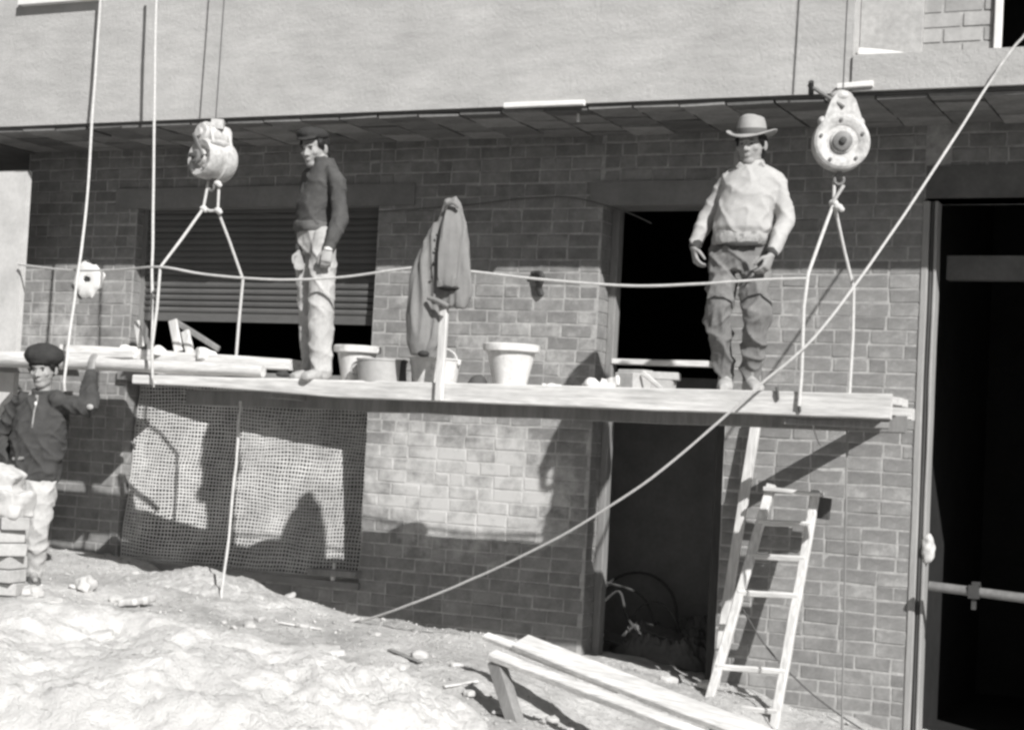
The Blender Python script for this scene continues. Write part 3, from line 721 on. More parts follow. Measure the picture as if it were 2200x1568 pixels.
# tub lying so that its side faces the light
c = on(820, -1.46)
T = thing('tub', 'squat grey metal tub between the white buckets', 'tub', c)
MB().lathe([(.145, 0), (.16, .006), (.17, .15), (.176, .155), (.174, .166), (.164, .164), (.155, .03), (.01, .03)], c, None, 36).build('body', 'tub', T, True)
MB().tube([c+V((-.165, -.05, .05+.0))+V((-.045*math.sin(a), 0, .045-.045*math.cos(a)))for a in [math.pi*k/10 for k in range(11)]], .008, 8).build('handle', 'tub', T, True)
MB().plank(c+V((.185, -.03, .0)), c+V((.17, -.03, .165)), .06, .012, (0, 1, 0)).build('side_plate', 'iron', T)
c = on(1027, -1.45)
b = MB(); b.lathe([(.07, 0), (.068, .012), (.055, .045), (.03, .07), (.004, .082)], c, Matrix.Rotation(.25, 3, 'Y'), 20)
tag(b.build('upturned_bowl', 'dark_timber', None, True), 'small dark upturned bowl between the white buckets', 'bowl')
c = on(735, -1.30)
# mortar board, lumps, bricks by the door
def lump(name, c, r, m, label, cat, sq=.6, voxel=.012, amp=.02, group=None):
    q = MB()
    for k in range(5): q.box(c+V((random.uniform(-.5, .5)*r[0], random.uniform(-.5, .5)*r[1], r[2]*random.uniform(.35, .8))), (r[0]*random.uniform(.6, 1.2), r[1]*random.uniform(.6, 1.2), r[2]*random.uniform(.7, 1.3)), Matrix.Rotation(random.random()*3, 3, 'Z') @ Matrix.Rotation(random.uniform(-.4, .4), 3, 'X'))
    sd_ = random.random()*60
    return tag(solid(name, q, voxel, 2, m, None, lambda p: amp*noise.noise(p*14+V((sd_, 0, 0)))), label, cat, group)
lump('mortar_lump', on(1185, -1.5), (.075, .06, .022), 'mortar_blob', 'flat white lump of mortar right of the large bucket', 'mortar lump')
lump('mortar_lump', on(1268, -1.5), (.07, .07, .045), 'mortar_blob', 'low white lump of mortar left of the brick pile', 'mortar lump')
lump('mortar_lump', on(1318, -1.46), (.085, .08, .062), 'mortar_blob', 'tall white mortar lump against the brick pile', 'mortar lump', amp=.025)
def loose_brick(c, rz, label, m='stone', tilt=0, size=(.24, .115, .075)):
    rot = Matrix.Rotation(rz, 3, 'Z') @ Matrix.Rotation(tilt, 3, 'Y'); e = .006
    x, y, z = [s/2 for s in size]; b = MB()
    R = []
    for zz, k in ((-z, e), (-z+e, 0), (z-e, 0), (z, e)):
        R.append([c+V((0, 0, z))+rot @ V((a*(x-k)+random.uniform(-.003, .003), d*(y-k)+random.uniform(-.003, .003), zz)) for a, d in ((-1, -1), (1, -1), (1, 1), (-1, 1))])
    return tag(b.rings(R).build('loose_brick', m), label, 'brick')
M['loose'] = mat('loose_brick', .40, .15, 9, .92, .5, 60, .004, orand=.12)
o0 = on(1362, -1.43); loose_brick(o0, 1.25, 'grey loose brick in front of the pile on the walkway', 'loose', size=(.2, .15, .11))
o0 = on(1410, -1.32); loose_brick(o0, .1, 'pale loose brick at the right bottom of the pile', 'loose')
loose_brick(o0+V((.03, .01, .076)), .2, 'pale loose brick lying on the right brick of the pile', 'loose', size=(.24, .115, .05))
o0 = on(1365, -1.24); loose_brick(o0, -.1, 'loose brick at the back of the pile', 'loose'); loose_brick(o0+V((0, 0, .076)), -.2, 'topmost loose brick of the pile', 'loose', size=(.2, .115, .065))
tag(MB().plank(on(1400, -1.5)+V((-.06, 0, .11)), on(1418, -1.52)+V((.02, 0, .01)), .03, .012, (0, 1, 0)).build('trowel_lath', 'timber'), 'thin pale lath leaning on the grey loose brick', 'lath')

# offcuts on the left end, seen against the dark window
tag(MB().plank(A(384, 755, -1.15), A(371, 688, -1.15), .075, .025, (0, 1, 0)).build('board_offcut', 'timber_x'), 'upright pale board offcut left in the dark window gap', 'board')
tag(MB().plank(A(378, 692, -1.11), A(470, 750, -1.11), .045, .022, (0, 1, 0)).build('board_offcut', 'grey_timber'), 'grey board offcut sloping down to the right in the dark window gap', 'board')
tag(MB().plank(A(398, 712, -1.13), A(410, 765, -1.16), .07, .03, (0, 1, 0)).build('board_offcut', 'timber_x'), 'short pale upright block in front of the sloping offcut', 'board')
tag(MB().plank(A(303, 745, -1.2), A(294, 690, -1.2), .05, .03, (0, 1, 0)).build('board_offcut', 'timber_x'), 'narrow pale upright offcut at the left jamb of the shuttered window', 'board')
lump('mortar_lump', A(440, 772, -1.30), (.13, .08, .055), 'mortar_blob', 'white mortar lump on the stout plank below the offcuts', 'mortar lump')
lump('mortar_lump', A(352, 765, -1.30), (.09, .07, .05), 'mortar_blob', 'white mortar lump beside the left sling rope', 'mortar lump')
lump('mortar_lump', A(285, 762, -1.25), (.09, .07, .055), 'mortar_blob', 'white mortar lump on the plank left of the sling rope', 'mortar lump')
lump('shadow_smudge', A(606, 808, -1.56), (.05, .05, .022), 'dark_cloth', 'small dark lump standing for a shadow at the foot of the man in the dark sweater', 'shadow_smudge')  # made-up lump in place of a shadow smudge on the timbers

# ------------------------------------------------------------------ ladder, timbers on the right
def ladder():
    tl, tr = A(1655, 1050, -.27), A(1752, 1062, -.27); bl, br = A(1516, 1530, -.66), A(1655, 1600, -.66)
    Ld = thing('ladder', 'pale wooden ladder leaning on the brick pier under the walkway', 'ladder', (bl+br)/2)
    for a, b in ((bl, tl), (br, tr)):
        MB().plank(a, b+(b-a).normalized()*.03, .062, .045, (0, 1, 0), .005, 14).build('stile', 'timber_x', Ld)
    fl = lambda py, T=None: None
    for yl_, yr_ in ((1124, 1128), (1196, 1204), (1276, 1284), (1434, 1446), (1514, 1530)):
        t0 = (yl_-1050)/(1530-1050); t1 = (yr_-1062)/(1600-1062)
        a = tl.lerp(bl, t0); b = tr.lerp(br, t1); MB().plank(a-V((.01, .012, 0)), b+V((.01, -.012, 0)), .04, .026, (0, 1, .2)).build('rung', 'timber', Ld)
    MB().plank(tl+V((-.03, -.02, .0)), tr+V((.05, -.02, 0.0)), .10, .03, (0, 0, 1)).build('top_tread', 'timber', Ld)
    MB().plank(tr+V((.06, .02, -.02)), tr+V((.045, .05, -.16)), .035, .09, (1, 0, 0)).build('side_bracket', 'dark_timber', Ld)
ladder()
timber('leaning_timber', A(1534, 1475, -.20), A(1627, 888, -.09), .065, .05, 'timber_x', 'tall narrow pale timber leaning on the pier behind the ladder', upv=(0, 1, 0), jit=.004)

# planks on a strut, lower right
def plank2(a, b, wd, th, label): return timber('plank', a, b, wd, th, 'timber', label, upv=(0, -.35, 1), jit=.004)
e1 = A(1118, 1380, -2.35); e2 = A(1700, 1608, -2.75)
plank2(e1, e2, .165, .04, 'widest pale plank sloping to the lower right corner by the ladder')
d1 = A(1058, 1407, -2.62); d2 = A(1560, 1600, -3.0)
plank2(d1, d2, .075, .045, 'narrow pale plank parallel to the widest one, nearest the camera')
c1 = A(1044, 1366, -2.3); c2 = A(1330, 1480, -2.5)
plank2(c1, c2, .06, .035, 'short narrow pale plank end showing behind the two sloping planks')
b = MB(); st = A(1066, 1420, -2.60); sb = A(1112, 1566, -2.72); b.plank(st, sb, .075, .085, (1, -.3, 0), .004)
tag(b.build('prop_timber', 'grey_timber'), 'stubby grey prop holding up the narrow plank', 'timber')
gzp = V((.0, 0, 0))
m2 = A(1400, 1520, -2.6); tag(MB().plank(V((m2.x+.35, -2.5, gz(m2.x+.35, -2.5)-.05)), V((m2.x+.35, -2.45, A(1450, 1505, -2.5).z-.06)), .09, .08, (0, 1, 0)).build('prop_timber', 'grey_timber'), 'grey prop under the middle of the widest sloping plank', 'timber')

# ------------------------------------------------------------------ right opening: pole with a coupler
a, b_ = A(1996, 1258, -.14), A(2290, 1296, -.14)
PT = thing('scaffold_pole', 'horizontal metal pole across the dark right-hand opening', 'pole', a)
MB().tube([a, b_], .032, 12).build('tube', 'hoist_dark', PT, True)
c = a.lerp(b_, .34); b = MB(); b.box(c, (.07, .085, .085)); b.box(c+V((.0, -.01, -.07)), (.028, .03, .09)); b.box(c+V((.01, -.01, .05)), (.05, .05, .03)); b.build('coupler', 'iron', PT)
# things in the doorway
rg = MB(); c = A(1360, 1330, 1.0); rg.tube([c+V((.36*math.cos(t), .12*math.sin(t), .36*math.sin(t))) for t in [2*math.pi*k/36 for k in range(37)]], .012, 8)
tag(rg.build('hoop', 'dark_timber', None, True), 'large thin hoop standing in the dark doorway', 'hoop')
heap('rubble_heap', .55, .80, .5, .4, .22, .1, 'dark_concrete', 'low heap of rubble inside the dark doorway', .5, 'rubble')
lump('plaster_chunk', A(1284, 1368, .28)-V((0, 0, .02)), (.04, .04, .07), 'mortar_blob', 'small white plaster chunk at the left foot of the doorway', 'chunk')
for k, (px, py, lab) in enumerate(((1345, 1385, 'left dark board lying in the doorway rubble'), (1440, 1370, 'right dark board lying in the doorway rubble'))):
    c = A(px, py, .55); tag(MB().plank(c+V((-.2, .0, .06)), c+V((.22, .05, -.05)), .10, .03, (0, -.6, 1)).build('dark_board', 'dark_timber'), lab, 'board')
for k, (pp, lab) in enumerate(((((1290, 1300), (1330, 1270), (1350, 1330), (1400, 1390)), 'bent dark rod at the left of the doorway clutter'), (((1330, 1385), (1380, 1300), (1440, 1310), (1470, 1400)), 'arched dark rod in the middle of the doorway clutter'), (((1300, 1250), (1380, 1280), (1420, 1360), (1490, 1380)), 'long dark rod slanting across the doorway clutter'))):
    tag(MB().tube(curve_pts([A(x_, y_, .7+.08*k) for x_, y_ in pp], 6), .010, 6).build('bent_rod', 'dark_timber', None, True), lab, 'rod')
# ledge things at the netted window
c = A(722, 1200, .02); bt = MB().lathe([(.018, 0), (.02, .01), (.02, .07), (.012, .10), (.012, .135), (.004, .137)], V((c.x, -.01, LS)), None, 16)
tag(bt.build('bottle', 'white_paint', None, True), 'small white bottle on the sill of the netted window', 'bottle')
tag(MB().plank(A(668, 1226, -.03)+V((0, 0, 0)), A(772, 1234, -.03), .12, .05, (0, 0, 1)).build('sill_board', 'grey_timber'), 'grey board end on the sill below the net', 'board')

# ------------------------------------------------------------------ blocks and stones at the lower left
def onG(px, py, Y):
    p = A(px, py, Y); return V((p.x, p.y, gz(p.x, p.y)))
base = A(5, 1330, -2.5); z = gz(base.x, base.y); k = 0
while z < A(10, 1130, -2.5).z:
    for s, nm in ((0, 'right'),):
        loose_brick(V((base.x+random.uniform(-.03, .03), -2.5+random.uniform(-.03, .03), z)), random.uniform(-.6, .6), ('bottom', 'second', 'third', 'fourth', 'fifth', 'sixth', 'seventh', 'eighth', 'ninth', 'tenth', 'eleventh', 'twelfth')[k % 12]+' block from the ground in the stack at the left edge', 'loose', size=(random.uniform(.2, .29), .19, .085))
    z += .089; k += 1
q = MB().box((base.x-.05, -2.5, z+.09), (.34, .24, .17), Matrix.Rotation(.08, 3, 'Y')); q.box((base.x-.10, -2.48, z+.24), (.26, .2, .15), Matrix.Rotation(.3, 3, 'Y') @ Matrix.Rotation(.3, 3, 'Z'))
tag(solid('cement_sack', q, .014, 5, 'sack', None, lambda p: .03*noise.noise(p*8)+.014*(.5-abs(noise.noise(p*16)))), 'plump pale sack on the block stack at the left edge', 'sack')
slabs = [(190, 1365, -2.75, (.34, .20, .05), .2, 'flat pale stone with a dark lower edge left of the sand heap top'), (60, 1400, -3.0, (.30, .22, .09), -.3, 'broad pale stone at the left edge above the sand heap'), (120, 1320, -2.4, (.30, .16, .07), .5, 'tilted pale stone in front of the block stack'),
         (290, 1290, -2.0, (.22, .15, .05), -.2, 'small flat stone on the soil right of the beret man'), (330, 1400, -3.0, (.24, .16, .07), .9, 'pale lump lying on the crest of the large sand heap'), (540, 1440, -3.0, (.20, .13, .06), .1, 'pale broken lump on the right slope of the large sand heap'), (700, 1400, -2.2, (.26, .15, .05), -.6, 'flat greyish stone between the heaps')]
for px, py, Y, sz, rz, lab in slabs:
    c = onG(px, py, Y); c.z = A(px, py, Y).z; q = MB(); rot = Matrix.Rotation(rz, 3, 'Z') @ Matrix.Rotation(random.uniform(-.15, .15), 3, 'X') @ Matrix.Rotation(random.uniform(-.15, .15), 3, 'Y')
    for k in range(4): q.box(c+V((random.uniform(-.15, .15)*sz[0], random.uniform(-.15, .15)*sz[1], 0)), (sz[0]*random.uniform(.6, 1), sz[1]*random.uniform(.6, 1), sz[2]*random.uniform(.8, 1.1)), rot @ Matrix.Rotation(random.uniform(-.5, .5), 3, 'Z'))
    sd_ = random.random()*50; tag(solid('flat_stone', q, .013, 1, 'stone', None, lambda p: .010*noise.noise(p*14+V((sd_, 0, 0)))+.004*noise.noise(p*45)), lab, 'stone')
stones = [(30, 1368, -3.0, .13, 'round pale stone at the left edge above the sand heap'), (25, 1430, -3.25, .14, 'pale block half cut by the left edge below the round stone'), 
          (110, 1340, -2.6, .09, 'narrow pale stone standing left of the flat stone'), (70, 1310, -2.4, .08, 'small pale stone below the beret man'), (190, 1255, -1.9, .10, 'greyish stone right of the beret man feet'),
          (255, 1285, -1.9, .06, 'little pale stone on the soil right of the beret man'), (560, 1320, -1.6, .05, 'little stone right of the dangling rope end'), (650, 1345, -1.7, .05, 'little stone on the soil below the bottle'),
          (900, 1400, -1.9, .06, 'little pale stone on the soil left of the sloping planks'), (985, 1415, -2.0, .05, 'little pale stone beside the sloping plank ends'), (860, 1455, -2.3, .05, 'little pale stone behind the low sand heap'),
          (1010, 1470, -2.5, .045, 'little pale stone left of the prop'), (1190, 1450, -2.4, .05, 'little stone under the sloping planks'), (1520, 1485, -.45, .07, 'pale stone at the door foot beside the ladder'), (1440, 1462, -.3, .06, 'pale stone on the door threshold')]
for px, py, Y, r, lab in stones:
    c = onG(px, py, Y); q = MB()
    for k in range(4): q.box(c+V((random.uniform(-.4, .4)*r, random.uniform(-.3, .3)*r, r*random.uniform(.2, .45))), (r*random.uniform(.9, 1.5), r*random.uniform(.7, 1.2), r*random.uniform(.5, .85)), Matrix.Rotation(random.random()*3, 3, 'Z') @ Matrix.Rotation(random.uniform(-.5, .5), 3, 'X'))
    sd_ = random.random()*50; tag(solid('stone', q, max(.009, r*.12), 4, 'stone', None, lambda p: r*.16*noise.noise(p*(1.3/r)+V((sd_, 0, 0)))), lab, 'stone')
# rubble nobody could tell apart one from the other
rub = []
for k in range(6):
    r = .05; q = MB()
    for _ in range(4): q.box(V((random.uniform(-.4, .4)*r, random.uniform(-.3, .3)*r, r*random.uniform(.0, .3))), (r*random.uniform(.9, 1.6), r*random.uniform(.6, 1.1), r*random.uniform(.4, .8)), Matrix.Rotation(random.random()*3, 3, 'Z') @ Matrix.Rotation(random.uniform(-.6, .6), 3, 'X'))
    sd_ = k*9.1; rub.append(solid('rubble_stone', q, .011, 1, 'stone', None, lambda p: .010*noise.noise(p*28+V((sd_, 0, 0))), (0, 0, 0)))
for k in range(60):
    x = random.uniform(-4.6, 1.2); y = -random.uniform(.5, 3.3)
    o = rub[k] if k < 6 else rub[k % 6].copy()
    if k >= 6: col.objects.link(o)
    s_ = random.choice((.35, .45, .55, .7, .9, 1.2)); o.scale = (s_, s_, s_*random.uniform(.6, 1)); o.rotation_euler = (random.uniform(-.4, .4), random.uniform(-.4, .4), random.random()*6)
    o.location = (x, y, gz(x, y)+.004); tag(o, 'small pale rubble stone scattered on the sandy soil', 'rubble', 'rubble stones on the soil')
for k, (px_, Y_, a, Ln, lab) in enumerate(((600, -1.7, .2, .30, 'thin splinter of wood on the soil below the netted window'), (840, -1.9, -.5, .36, 'long thin splinter of wood left of the sloping planks'), (960, -2.5, .9, .22, 'short splinter of wood left of the grey prop'), (1330, -2.0, -.3, .30, 'splinter of wood on the soil in front of the doorway'))):
    x = A(px_, 1350, Y_).x; y = Y_
    d = V((math.cos(a), math.sin(a), 0))*Ln; p0 = V((x, y, 0)); p1 = p0+d; p0.z = gz(x, y)+.012; p1.z = gz(p1.x, p1.y)+.014
    tag(MB().plank(p0, p1, random.uniform(.02, .05), .012, jit=.004).build('wood_splinter', 'grey_timber' if k % 2 else 'timber'), lab, 'splinter')
# gravel crumbs
gb = MB()
for k in range(7000):
    x = random.uniform(-5, 2.4); y = -random.uniform(.1, 3.9)
    r = random.choice((.004, .004, .005, .005, .006, .006, .007, .008, .010, .014)); c = V((x, y, gz(x, y)+r*.3))
    ps = [c+V((a*r*random.uniform(.6, 1.3), b*r*random.uniform(.6, 1.3), d*r*random.uniform(.5, 1))) for a, b, d in ((1, 0, 0), (-1, 0, 0), (0, 1, 0), (0, -1, 0), (0, 0, 1), (0, 0, -1))]
    gb.add(ps, [(0, 2, 4), (2, 1, 4), (1, 3, 4), (3, 0, 4), (2, 0, 5), (1, 2, 5), (3, 1, 5), (0, 3, 5)])
tag(gb.build('gravel', 'crumb'), 'pale crumbs of gravel scattered over the soil', None, None, 'stuff')
# ================================================================== PEOPLE
def frame(f):
    f = V((f[0], f[1], 0)).normalized(); return f, V((-f.y, f.x, 0))      # forward, his left
def rotm(lat, f): return Matrix((lat, f, V((0, 0, 1)))).transposed()
HS = 1.09                                          # heads measured in the photograph
def head_shape(b, c, f, l, tilt=0):
    """c: head centre. face looks along f"""
    R = rotm(l, f) @ Matrix.Rotation(-tilt, 3, 'X')
    P = lambda x, y, z: c+R @ (V((x, y, z))*HS)
    E = lambda x, y, z, rx, ry, rz, rr=None: b.ell(P(x, y, z), (rx*HS, ry*HS, rz*HS), R @ rr if rr else R)
    E(0, -.012, .035, .076, .094, .085); E(0, .018, -.02, .068, .075, .088)            # skull, face
    E(0, .045, -.088, .042, .040, .032); E(0, .020, -.068, .060, .056, .048)            # chin, jaw
    E(0, .083, .028, .050, .014, .012)                                                 # brow
    b.tube([P(0, .086, .02), P(0, .100, -.012), P(0, .108, -.026)], [.008, .011, .014], 8, True)
    E(.013, .094, -.03, .009, .011, .008); E(-.013, .094, -.03, .009, .011, .008)       # nostrils
    E(.042, .066, -.018, .022, .016, .02); E(-.042, .066, -.018, .022, .016, .02)       # cheeks
    E(0, .084, -.054, .024, .011, .006); E(0, .082, -.065, .021, .012, .007)            # lips
    for s in (-1, 1): E(s*.083, -.006, -.004, .010, .019, .032, Matrix.Rotation(.25*s, 3, 'Z'))
    return R, P
def hand_shape(b, wr, d, nrm, thumb, curl=.5, L=.185):
    """wr wrist, d towards fingertips, nrm the way the palm faces, thumb side vector"""
    d = V(d).normalized(); th = (V(thumb)-d*V(thumb).dot(d)).normalized(); nr_ = d.cross(th); nr_ = nr_ if nr_.dot(V(nrm)) > 0 else -nr_
    b.loft([(wr-d*.02, .027, .021), (wr+d*.01, .030, .020), (wr+d*.045, .040, .018), (wr+d*.085, .043, .016), (wr+d*.098, .036, .012)], th, nr_, 16)
    for k, (o, ln, r) in enumerate(((.030, .072, .0095), (.010, .080, .0098), (-.010, .075, .0094), (-.029, .060, .0084))):
        p = wr+d*.085+th*o; pts = [p-d*.02, p]; a = .15
        for q, fr in enumerate((.46, .31, .23)):
            a += curl*(.55+.18*k*.3)*(1 if q else .8); p = p+(d*math.cos(a)+nr_*math.sin(a))*ln*fr; pts.append(p)
        b.tube(pts, [r*1.1, r*1.1, r, r*.92, r*.82], 8, True)
    p = wr+d*.025+th*.026; q1 = p+(d*.6+th*.65+nr_*.35).normalized()*.042; q2 = q1+(d*.85+th*.1+nr_*.45).normalized()*.034; q3 = q2+(d*.85-th*.15+nr_*.5).normalized()*.026
    b.tube([p, q1, q2, q3], [.015, .0125, .011, .009], 8, True)
def limb(b, pts, rad, seg=16): b.tube(curve_pts(pts, 6), [a+(c-a)*k/6 for a, c in zip(rad, rad[1:]) for k in range(6)]+[rad[-1]], seg, True)
def knit_fold(amp, seed, zs=7):
    """soft creases running slantwise, sharp on their crests"""
    def f(p):
        n1 = noise.noise(V((p.x*5+seed, p.y*5, p.z*zs+p.x*4))); n2 = noise.noise(V((p.x*9-seed, p.y*9, p.z*zs*1.6-p.x*6+3))); n3 = noise.noise(V((p.x*24+seed, p.y*24, p.z*24)))
        r1 = max(0, 1-abs(n1)*2.4); r2 = max(0, 1-abs(n2)*2.4)
        return amp*(1.1*(r1*r1-.4)+.7*(r2*r2-.4)+.25*n3)
    return f
def temples(q, P, R):
    for s in (-1, 1): q.ell(P(s*.072, .022, .040), (.020, .040, .034), R); q.ell(P(s*.078, .012, .010), (.010, .013, .026), R)
def eyes(H, P, R, parent):
    for s in (-1, 1):
        MB().ell(P(s*.030, .083, .006), (.0105, .004, .0045), R).build('eye', 'eye', parent, True)
        MB().ell(P(s*.031, .0925, .026), (.018, .003, .0035), R).build('eyebrow', 'hair', parent, True)

def person(label, Y0, f, hc, hf, tilt, J, torso, pelvis, top, bottom, shoes, rT, hands, floor=None, seed=0):
    """J joints as (px, py, dY). returns (body, head placement)"""
    f, l = frame(f); hf, hl = frame(hf)
    W = {k: A(v[0], v[1], Y0+v[2]) for k, v in J.items()}
    if floor:
        for s in 'LR': W['an'+s].z = floor(W['an'+s].x, W['an'+s].y)+.088
    b = MB(); R, P = head_shape(b, A(hc[0], hc[1], Y0+hc[2]), hf, hl, tilt)
    tc = [(A(c[0], c[1], Y0+c[2]), c[3], c[4]) for c in torso]; pc = [(A(c[0], c[1], Y0+c[2]), c[3], c[4]) for c in pelvis]
    nk = tc[-1][0]
    limb(b, [nk-V((0, 0, .06)), nk.lerp(P(0, -.02, -.05), .5), P(0, -.015, -.03)], [.060, .055, .054])
    b.loft([(c, a-.025, d-.025) for c, a, d in tc[:-1] if a > .06]+[(tc[-1][0]-V((0, 0, .02)), .05, .05)], l, f)
    b.loft([(c, a-.02, d-.02) for c, a, d in pc], l, f)
    for s in 'LR':
        limb(b, [W['sh'+s], W['el'+s], W['wr'+s]], [.045, .036, .027])
        limb(b, [W['hp'+s], W['kn'+s], W['an'+s]], [.070, .050, .034])
        hd = hands[s]; d = A(hd[0][0], hd[0][1], Y0+hd[0][2])-W['wr'+s]
        hand_shape(b, W['wr'+s], d, hd[1], hd[2], hd[3])
        t = A(*shoes[s][:2], Y0+shoes[s][2]); an = W['an'+s]; limb(b, [an, an.lerp(t, .25)-V((0, 0, .035)), an.lerp(t, .5)-V((0, 0, .03))], [.034, .028, .020])
    base = V((pc[0][0].x, pc[0][0].y, min(W['anL'].z, W['anR'].z)-.088))
    body = solid('person', b, .0062, 2, 'skin', None, None, base)
    tag(body, label, 'person')
    eyes(hc, P, R, body)
    # upper clothing
    b = MB(); b.loft(tc, l, f, 28)
    for s in 'LR':
        r_ = rT; mid1 = W['sh'+s].lerp(W['el'+s], .5); mid2 = W['el'+s].lerp(W['wr'+s], .5)
        limb(b, [tc[-2][0].lerp(W['sh'+s], .55), W['sh'+s], mid1, W['el'+s], mid2, W['wr'+s].lerp(W['el'+s], .06)], [r_*.98, r_*.94, r_*.92, r_*.98, r_*.86, r_*.60])
    solid(top[0], b, .0075, 4, top[1], body, knit_fold(top[2], seed))
    for s in 'LR':
        d = (W['wr'+s]-W['el'+s]).normalized(); a = W['wr'+s]-d*.03
        MB().tube([a-d*.02, a, a+d*.03, a+d*.035], [rT*.60, rT*.64, rT*.60, rT*.5], 16).build('cuff', top[3], body, True)
    # trousers
    b = MB(); b.loft(pc, l, f, 28); q = bottom[3]
    for s in 'LR':
        m1 = W['hp'+s].lerp(W['kn'+s], .5); m2 = W['kn'+s].lerp(W['an'+s], .5)
        limb(b, [W['hp'+s]+V((0, 0, .02)), m1, W['kn'+s], m2, W['an'+s]+V((0, 0, .03)), W['an'+s]-V((0, 0, .015))], [q[0], q[1], q[2], q[3], q[4], q[4]*.97])
    solid(bottom[0], b, .0075, 6, bottom[1], body, knit_fold(bottom[2], seed+3, 6))
    # shoes
    for s in 'LR':
        t = A(*shoes[s][:2], Y0+shoes[s][2]); a = W['an'+s]; b = MB()
        d = V((t.x-a.x, t.y-a.y, 0)).normalized(); zz = base.z; a0 = V((a.x, a.y, zz))
        b.tube([a-V((0, 0, -.02)), a-V((0, 0, .03)), V((a.x, a.y, zz+.045))], [.045, .05, .048], 14, True)
        b.loft([(a0-d*.085+V((0, 0, .04)), .026, .038), (a0-d*.06+V((0, 0, .045)), .042, .044), (a0+d*.03+V((0, 0, .05)), .046, .050), (a0+d*.10+V((0, 0, .042)), .052, .041), (a0+d*.165+V((0, 0, .035)), .050, .034), (a0+d*.205+V((0, 0, .027)), .032, .025)], d.cross(V((0, 0, 1))), V((0, 0, 1)), 16)
        sh_ = solid('shoe', b, .0085, 2, shoes['m'], body, lambda p: .003*noise.noise(p*40))
    return body, P, R, W, f, l, tc, pc

M['hem_knit'] = mat('hem_knit', .12, .15, 14, .95, .6, 150, .004)
# ---- man in the dark sweater
deck = lambda x, y: ZD(x)-.012
Y1 = -1.36
b1, P, R, W, f, l, tc, pc = person('man in dark sweater and pale trousers standing on the walkway, hands low', Y1, (-.55, -.84), (676, 321, -.02), (-.06, -1), .24,
    dict(shL=(724, 390, -.10), elL=(729, 470, -.10), wrL=(706, 535, -.20), shR=(664, 386, .10), elR=(652, 470, .10), wrR=(646, 540, -.06),
         hpL=(697, 520, -.07), knL=(690, 652, -.10), anL=(690, 783, -.10), hpR=(663, 520, .05), knR=(668, 652, .03), anR=(672, 785, .02)),
    [(676, 500, 0, .145, .12), (675, 486, 0, .158, .13), (678, 455, 0, .162, .132), (687, 415, 0, .178, .13), (694, 387, 0, .175, .115), (697, 368, 0, .125, .10), (696, 353, -.005, .080, .082), (693, 340, -.01, .074, .078)],
    [(680, 548, 0, .135, .10), (679, 526, 0, .152, .118), (677, 500, 0, .145, .118), (677, 485, 0, .135, .11)],
    ('sweater', 'dark_knit', .008, 'dark_knit'), ('trousers', 'pale_cloth', .010, (.088, .098, .092, .086, .078)), dict(L=(648, 806, -.34), R=(632, 806, -.16), m='shoe'), .064,
    dict(L=((697, 578, -.24), (-.5, -.2, 0), (-.9, -.5, 0), .95), R=((638, 588, -.08), (.3, .3, 0), (-.6, -.8, 0), .6)), floor=deck, seed=2)
q = MB().loft([(A(676, 502, Y1), .148, .124), (A(675, 492, Y1), .162, .136), (A(675, 478, Y1), .162, .136)], l, f, 28); solid('hem_band', q, .010, 2, 'hem_knit', b1, knit_fold(.006, 8, 14))
MB().tube([W['wrL']+V((0, 0, .012)), W['wrL']-V((-.0, 0, .008))], [.036, .034], 14).build('shirt_cuff', 'white_paint', b1, True)
q = MB(); q.ell(P(0, -.038, .03), (.092, .094, .098), R); q.ell(P(0, -.066, -.03), (.078, .05, .07), R); temples(q, P, R); q.ell(P(0, .045, .075), (.07, .045, .022), R); solid('hair', q, .008, 2, 'hair', b1, lambda p: .004*noise.noise(p*50))
q = MB(); q.ell(P(-.005, .0, .092), (.108, .134, .056), R @ Matrix.Rotation(.18, 3, 'X')); q.ell(P(0, .080, .078), (.082, .062, .013), R @ Matrix.Rotation(-.18, 3, 'X'))
solid('flat_cap', q, .008, 3, 'beret', b1, lambda p: .003*noise.noise(p*30))
# ---- man in the hat
Y2 = -1.36
b2, P, R, W, f, l, tc, pc = person('man in felt hat and pale sweater standing at the right of the walkway', Y2, (.10, -1), (1614, 313, -.02), (-.02, -1), .12,
    dict(shR=(1564, 390, .02), elR=(1520, 466, .03), wrR=(1491, 532, -.05), shL=(1669, 390, .02), elL=(1688, 472, .03), wrL=(1657, 548, -.16),
         hpR=(1557, 545, 0), knR=(1543, 675, -.12), anR=(1560, 786, -.02), hpL=(1620, 545, 0), knL=(1624, 680, -.12), anL=(1614, 786, -.04)),
    [(1593, 508, -.01, .175, .13), (1595, 492, -.02, .186, .145), (1600, 455, -.02, .178, .140), (1611, 415, -.01, .180, .132), (1617, 385, 0, .185, .12), (1619, 366, 0, .130, .10), (1618, 354, 0, .074, .078), (1617, 346, -.01, .068, .07)],
    [(1588, 585, 0, .165, .12), (1588, 555, 0, .178, .135), (1590, 522, 0, .172, .13), (1592, 505, 0, .165, .125)],
    ('sweater', 'pale_knit', .0075, 'dark_cloth'), ('trousers', 'grey_cloth', .019, (.090, .095, .088, .073, .057)), dict(R=(1558, 814, -.24), L=(1632, 814, -.24), m='shoe'), .060,
    dict(R=((1497, 576, -.08), (.6, -.2, 0), (.5, -.8, 0), .75), L=((1637, 592, -.20), (-.6, .3, 0), (-.3, -.9, 0), .7)), floor=deck, seed=11)
q = MB(); q.loft([(A(1590, 528, Y2-.02), .176, .135), (A(1592, 512, Y2-.02), .182, .140), (A(1593, 500, Y2-.01), .175, .135)], l, f, 28)
solid('shirt_tail', q, .010, 2, 'shirt', b2, knit_fold(.007, 30, 5))
